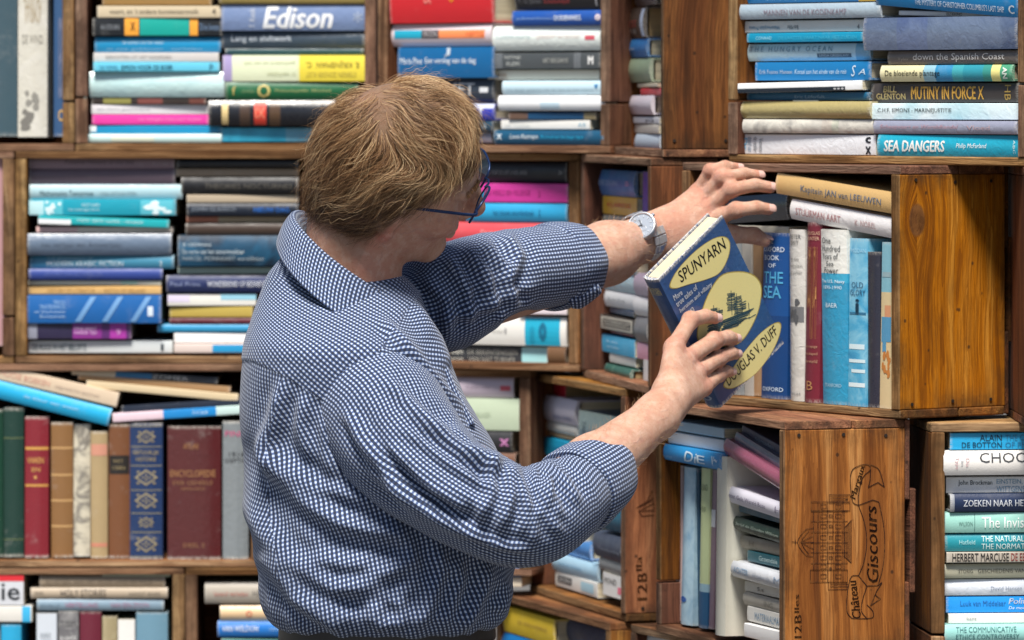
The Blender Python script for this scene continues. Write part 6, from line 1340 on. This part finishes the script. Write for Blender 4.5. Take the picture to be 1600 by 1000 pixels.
fc = vec(W(1003,353,6.958)); fn_ = nrm(vec((-.30,-.86,.42))); fa = nrm(wa-fn_*wa.dot(fn_)); fb = np.cross(fn_, fa)
def lathe(prof, n=40, sx=1.0):
    V = [fc+fa*r*math.cos(q)*sx+fb*r*math.sin(q)+fn_*h for r, h in prof for q in np.linspace(0,2*np.pi,n,endpoint=False)]
    F_ = [(i*n+j, i*n+(j+1)%n, (i+1)*n+(j+1)%n, (i+1)*n+j) for i in range(len(prof)-1) for j in range(n)]
    return V, F_
V_, F_ = lathe([(.0005,-.010),(.0175,-.010),(.0200,-.007),(.0205,-.001),(.0200,.0015)]); np_mesh('case', V_, F_, STEELB, WT)
V_, F_ = lathe([(.0202,.0012),(.0200,.0028),(.0188,.0036),(.0172,.0034),(.0168,.0020)]); bz_ = np_mesh('bezel', V_, F_, STEEL, WT)
V_, F_ = lathe([(.0171,.0019),(.0120,.0019),(.0002,.0019)]); dl = np_mesh('dial', V_, F_, DIAL, WT)
for k in range(12):
    q = k*math.pi/6; d = fa*math.cos(q)+fb*math.sin(q); e = np.cross(fn_, d); p = fc+d*.0138+fn_*.0023
    c8 = [p+d*sx*.0018+e*sy*.0005+fn_*sz*.0003 for sx in (-1,1) for sy in (-1,1) for sz in (-1,1)]
    np_mesh('hour_marker', c8, [(0,1,3,2),(4,6,7,5),(0,4,5,1),(2,3,7,6),(0,2,6,4),(1,5,7,3)], STEEL, dl, smooth=False)
for sr, rr_ in ((.0055,.0036),(-.0055,.0036)):
    V_, F_ = pipe([fc+fa*sr*.2+fb*sr+fn_*.0022+(fa*math.cos(q)+fb*math.sin(q))*rr_ for q in np.linspace(0,2*np.pi,20,endpoint=False)], .0003, 4, True, up=fn_); np_mesh('sub_dial', V_, F_, STEELB, dl)
for q, ln in ((1.1,.009),(2.6,.0125)):
    d = fa*math.cos(q)+fb*math.sin(q); V_, F_ = pipe([fc+fn_*.0027-d*.002, fc+fn_*.0027+d*ln], .0005, 4, up=fn_); np_mesh('watch_hand', V_, F_, plain('#20242c'), dl)
V_, F_ = pipe([fc+fa*.020-fn_*.002, fc+fa*.0235-fn_*.002], .0026, 10, up=fn_); np_mesh('crown', V_, F_, STEEL, WT)
for k in range(1, 15):
    q = .36+k*(2*math.pi-.72)/15; tq = nrm(wring(q+.02)-wring(q-.02)); nq = np.cross(wa, tq); nq = nq*np.sign(nq.dot(wring(q)-wc))
    wdt = .0105 if abs(k-7.5) < 5 else .0115
    for j, (o, hw_) in enumerate(((-.68,.32),(0,.36),(.68,.32))):
        c0 = wring(q, .0028+(.0006 if j == 1 else 0))+wa*o*wdt
        V8, F8 = box_geo(-hw_*wdt, hw_*wdt, -.0056, .0056, -.0014, .0014, .0006)
        np_mesh('bracelet_link', [c0+wa*x+tq*y+nq*z for x,y,z in V8], [f for f in F8 if len(f) == 4], STEEL if j == 1 else STEELB, WT, smooth=False)
# ---- the held book
hm = Matrix((Vector(bx), Vector(by), Vector(bz))).transposed().to_4x4()
hm = Matrix.Translation(Vector(O_-bz*BT_)) @ hm
HB = book(hm, BL_, BT_, BD_, '#2f4f80', 'worn blue and yellow book with a sailing ship cover in the man\'s hand', [('SPUNYARN',.06,.12,.15,.85,'#c9c08a',{'r':'h'}),('D. V. DUFF',.4,.46,.1,.9,'#a9a888',{'r':'h'}),('o',.9,.94,.2,.8,'#98a4b8',{'r':'h'})], hard=True, gloss=.38, wrap=.4, wear=1.5, bul=.004, group='books in the wine crates')
def onto(px, py):
    d = vec(((px-CX)/F, 1, -(py-HY)/F)); o = O_-vec((0,0,ZC)); q = d*(o.dot(bz)/d.dot(bz))+vec((0,0,ZC)); v = q-O_
    return v.dot(bx), v.dot(by)
def crop5(x, y): return 980+x/2.3818, 240+y/2.3810
def cov(name, polys, colr, z, parent):
    V = []; Fc = []
    for pl in polys: Fc.append(tuple(range(len(V), len(V)+len(pl)))); V += [(x, y, BT_+z) for x, y in pl]
    return mesh_obj(name, V, Fc, ink(colr), parent, hm)
def leaf(pts, n=44):
    P = np.array([onto(*crop5(*p)) for p in pts]); m = len(P); t0 = np.arange(m+1); Pc = np.vstack([P, P[:1]])
    # periodic Catmull-Rom
    o = []
    for i in range(m):
        p0, p1, p2, p3 = P[i-1], P[i], P[(i+1)%m], P[(i+2)%m]
        for s in np.linspace(0,1,max(n//m,4),endpoint=False): o.append(.5*((2*p1)+(-p0+p2)*s+(2*p0-5*p1+4*p2-p3)*s*s+(-p0+3*p1-3*p2+p3)*s**3))
    return o
L1 = leaf([(160,488),(190,430),(255,362),(320,318),(362,312),(380,335),(374,385),(345,440),(300,465),(230,485),(180,500)])
L2 = leaf([(265,690),(270,620),(300,530),(345,460),(400,442),(460,450),(495,490),(492,560),(470,625),(430,690),(380,715),(310,712)])
L3 = leaf([(360,862),(375,830),(405,780),(450,720),(500,665),(550,632),(570,640),(560,690),(530,750),(480,815),(420,858),(385,872)])
for Lf in (L1, L2, L3):
    c0 = np.mean(Lf, 0); cov('title_panel', [[tuple(c0+(np.array(p)-c0)*1.03) for p in Lf]], '#a58f3c', .00025, HB); cov('title_panel', [Lf], '#ddcf8a', .0004, HB)
def cov_text(s, a, b, hpx, colr, bold=.0, name='title', shear=0.0):
    A, B = np.array(onto(*crop5(*a))), np.array(onto(*crop5(*b))); d = B-A; L = np.linalg.norm(d); d /= L; up = np.array([-d[1], d[0]])
    if up[0] > 0: up = -up
    tv, tf = text_geo(s, shear, bold); H_ = hpx/2.38*6.85/F
    V = [(*(A+d*x*L+up*y*H_), BT_+.0006) for x, y in tv]; mesh_obj(name, V, tf, ink(colr), HB, hm)
cov_text('SPUNYARN', (200,482), (368,352), 48, '#1f2226', .009)
cov_text('DOUGLAS V. DUFF', (378,866), (560,668), 42, '#1f2226', .008)
for s, a, b in (('More', (176,548), (206,523)), ('true tales of', (186,572), (262,503)), ('heroism and villainy', (200,597), (318,494)), ('at sea', (214,616), (250,584))):
    cov_text(s, a, b, 23, '#eef0f2', .012, name='subtitle')
def strokes(name, lines, colr, wd, parent, mw, z, mapf):
    V = []; Fc = []
    for ln in lines:
        P = np.array([mapf(*p) for p in ln])
        for i in range(len(P)-1):
            d = P[i+1]-P[i]; L = np.linalg.norm(d)
            if L < 1e-6: continue
            d /= L; n = np.array([-d[1], d[0]])*wd/2; e = d*wd*.3; k = len(V)
            V += [(*(P[i]-n-e), z), (*(P[i+1]-n+e), z), (*(P[i+1]+n+e), z), (*(P[i]+n-e), z)]; Fc.append((k, k+1, k+2, k+3))
    return mesh_obj(name, V, Fc, ink(colr), parent, mw)
rg = np.random.default_rng(12); sh = []
for x, y0, y1 in ((385,510,600),(405,520,610),(425,540,600),(320,565,640),(340,575,650),(450,555,600)): sh.append([(x,y0),(x+4,y1)])
for cx, cy, w_, h_ in ((385,535,28,26),(388,570,32,28),(410,550,26,28),(412,585,30,26),(322,590,24,22),(342,600,24,26),(326,620,28,22),(430,570,22,26)):
    for k in range(6): a = k/5; sh.append([(cx-w_/2+rg.normal()*2, cy-h_/2+h_*a),(cx+w_/2, cy-h_/2+h_*a-6+rg.normal()*2)])
for k in range(16): sh.append([(355+rg.uniform(-6,6), 620+k*2.6),(470-k*4, 575+k*4.4+rg.normal()*2)])
for k in range(10): sh.append([(300+rg.uniform(-4,4), 640+k*2.6),(360-k*2, 622+k*4)])
for k in range(9): x = 275+k*22; sh.append([(x, 690-k*9+rg.normal()*4),(x+26, 678-k*10)])
strokes('ship_drawing', sh, '#2c4650', .0011, HB, hm, BT_+.0007, lambda x, y: np.array(onto(*crop5(x, y))))
HB['kind_of_cover'] = 1; del HB['kind_of_cover']
# ---- stamps on the crate ends
def side_plane(key):
    c = CR[key]; pl = c['pl']; P = pl.P+pl.u*c['w']; return Plane(P, pl.n)        # outer face of the right side, seen from the right
def panel_stamp(key, name, lines, texts, wd, colr='#2a130b'):
    stamp = NT('faded_stamp'); nz = stamp.noise(stamp.n('TexCoord').outputs['Object'], 90, 5, .7); nz2 = stamp.noise(stamp.n('TexCoord').outputs['Object'], 14, 2)
    _plain[(colr,'ink')] = stamp.pr(Base_Color=stamp.mix(stamp.n('MapRange', stamp.math('ADD', nz, stamp.math('MULTIPLY', nz2, .5)), .72, 1.0, 0, .7), lin(colr), lin('#93602f')), Roughness=.8, Specular_IOR_Level=.2)
    sp_ = side_plane(key); par = CR[key]['parts']['right'][0]
    mw = Matrix.Translation(sp_.P-sp_.n*.0009) @ Matrix((sp_.u, UP, sp_.u.cross(UP))).transposed().to_4x4(); mw.translation.z = 0
    mp = lambda x, y: np.array(sp_.at(x, y)[:2])
    if lines: strokes(name, lines, colr, wd, par, mw, 0, mp)
    for s, a, b, hpx, sh_ in texts:
        A, B = mp(*a), mp(*b); d = B-A; L = np.linalg.norm(d); d /= L; up = np.array([-d[1], d[0]]); tv, tf = text_geo(s, sh_, .004); H_ = hpx*sp_.P.y/F
        mesh_obj('stamped_lettering', [(*(A+d*x*L+up*y*H_), 0) for x, y in tv], tf, ink(colr), par, mw)
def c6(x, y): return 980+x/2.6313, 620+y/2.6316
def cv(pts, n=14):
    P = interp_rows(np.arange(len(pts)), np.linspace(0, len(pts)-1, n), np.array(pts, float)); return [tuple(p) for p in P]
ch = []
def rect(x0, y0, x1, y1): ch.append([(x0,y0),(x1,y0),(x1,y1),(x0,y1),(x0,y0)])
rect(830,402,915,436); rect(755,432,915,468); rect(765,468,892,712); rect(752,712,905,762); rect(825,762,902,792)
for x in (783,803,823,846,866,886): ch.append([(x,432),(x,762)])
for y in (470,512,556,600,640,684,712): ch.append([(755,y),(905,y)])
for y in (450,490,532,578,620,662,698,738):
    for x in (795,856): rect(x,y-8,x+22,y+8)
for y in (490,532,578,620,662): rect(830,y-5,842,y+5)
ch += [cv([(765,540),(735,545),(708,575),(700,598),(708,620),(735,652),(765,656)]), cv([(745,552),(722,580),(718,598),(724,618),(745,645)]), [(700,598),(676,596)], [(690,588),(690,606)]]
for a in (570,598,626): ch.append([(765,a),(712,598)])
for y in (408,418,428,770,780): ch.append([(835,y),(908,y)])
ch += [[(890,540),(920,508),(920,682),(890,655)]]+[[(890+q*5,540-q*5),(890+q*5,655+q*5)] for q in range(1,6)]
bn = [cv([(960,280),(925,300),(916,350),(926,430),(950,446)]), cv([(960,280),(990,278),(1000,300),(968,330),(950,400),(950,446)]), [(950,446),(1008,424),(1034,432)], cv([(1000,278),(1034,300),(1056,370)]), [(1056,370),(1030,352),(990,372)], cv([(1000,300),(998,340),(990,372)]),
      cv([(1034,432),(1052,520),(1058,600),(1050,700),(1030,775)]), cv([(950,446),(975,520),(984,600),(972,680),(950,735)]), [(1030,775),(985,778),(950,735)], cv([(950,735),(920,740),(905,800),(902,880),(922,910)]), cv([(985,778),(968,830),(962,880),(985,912)]), [(922,910),(985,912)], cv([(985,912),(1010,905),(1008,880),(985,855)]), cv([(1030,775),(1046,765),(1020,810),(1040,830)]), [(1040,830),(1000,858),(1020,810)]]
ch2 = [[c6(*p) for p in ln] for ln in ch]; bn2 = [[c6(*p) for p in ln] for ln in bn]
panel_stamp('Q', 'chateau_drawing', ch2, [], .0008)
panel_stamp('Q', 'banner_drawing', bn2, [('Ch\u00e2teau', c6(962,908), c6(940,752), 15, .15), ('Giscours', c6(1034,762), c6(1024,446), 20, .2), ('Margaux', c6(944,424), c6(986,284), 13, .15), ('12', c6(716,990), c6(716,940), 12, 0), ('B', c6(716,928), c6(716,895), 12, 0), ('lles', c6(706,886), c6(706,812), 8, 0)], .0011)
def c4(x, y): return 680+x/2.2737, 560+y/2.2727
boat = [[c4(*p) for p in ln] for ln in ([(715,530),(775,495)],[(722,540),(778,540)],[(722,540),(735,560),(775,556)],[(745,520),(770,470)],[(770,470),(778,535)],[(725,525),(768,505)],[(735,535),(775,515)])]
panel_stamp('P', 'boat_drawing', boat, [('12', c4(752,856), c4(752,800), 16, 0), ('B', c4(752,790), c4(752,760), 16, 0), ('lla', c4(734,752), c4(734,702), 10, 0)], .0012, '#4a2818')

# ---- fine hair on the forearms
def arm_hair(a, b, rad, n, seed):
    rg = np.random.default_rng(seed); ax = nrm(b-a); e1 = nrm(np.cross(ax, [0,0,1.])); e2 = np.cross(ax, e1); P = []
    for k in range(n):
        s = rg.uniform(.35,.95); q = rg.uniform(0, 6.28); d = e1*math.cos(q)+e2*math.sin(q); p = a+(b-a)*s
        m = np.argmin(((BV-(p+d*rad))**2).sum(1)); p = BV[m]; t_ = nrm(ax*.8+d*.45+rg.normal(size=3)*.35); L = rg.uniform(.006,.013)
        P.append([p-d*.0005, p+t_*L*.35+d*.001, p+t_*L*.7+d*.0015, p+t_*L+d*.001])
    return P
P_ = np.array(arm_hair(RE, rw, .036, 260, 3)+arm_hair(LE, lw, .038, 220, 4))
V_, Q_, t_ = strand_mesh(P_, np.full(len(P_), .00013), np.full((len(P_),3), .75)); np_mesh('arm_hair', V_, Q_, HAIR, PR, attr={'tint': t_})
# ---- nail heads along the ends of the outer side panels
NH = NT('nail_head').pr(Base_Color=(.035,.025,.02,1), Metallic=.6, Roughness=.6)
nv = [(0.0024*math.cos(q), 0.0024*math.sin(q), z) for z in (0,.0007) for q in np.linspace(0,2*np.pi,8,endpoint=False)]
nme = bpy.data.meshes.new('nail'); nme.from_pydata(nv, [], [tuple(range(8,16))]+[(i,(i+1)%8,8+(i+1)%8,8+i) for i in range(8)]); nme.materials.append(NH)
for key in 'DJPQ':
    c = CR[key]; sp_ = side_plane(key); par = c['parts']['right'][-1]; dp = c['depth']
    for z in (c['bot']+.021, c['top']-.021):
        for a in (.022, dp*.5, dp-.022):
            q = sp_.w(a+random.uniform(-.006,.006), z+random.uniform(-.003,.003), -.0006)
            mw = Matrix.Translation(q) @ Matrix((sp_.u, UP, sp_.u.cross(UP))).transposed().to_4x4()
            link_mesh('nail', nme, NH, par, mw)
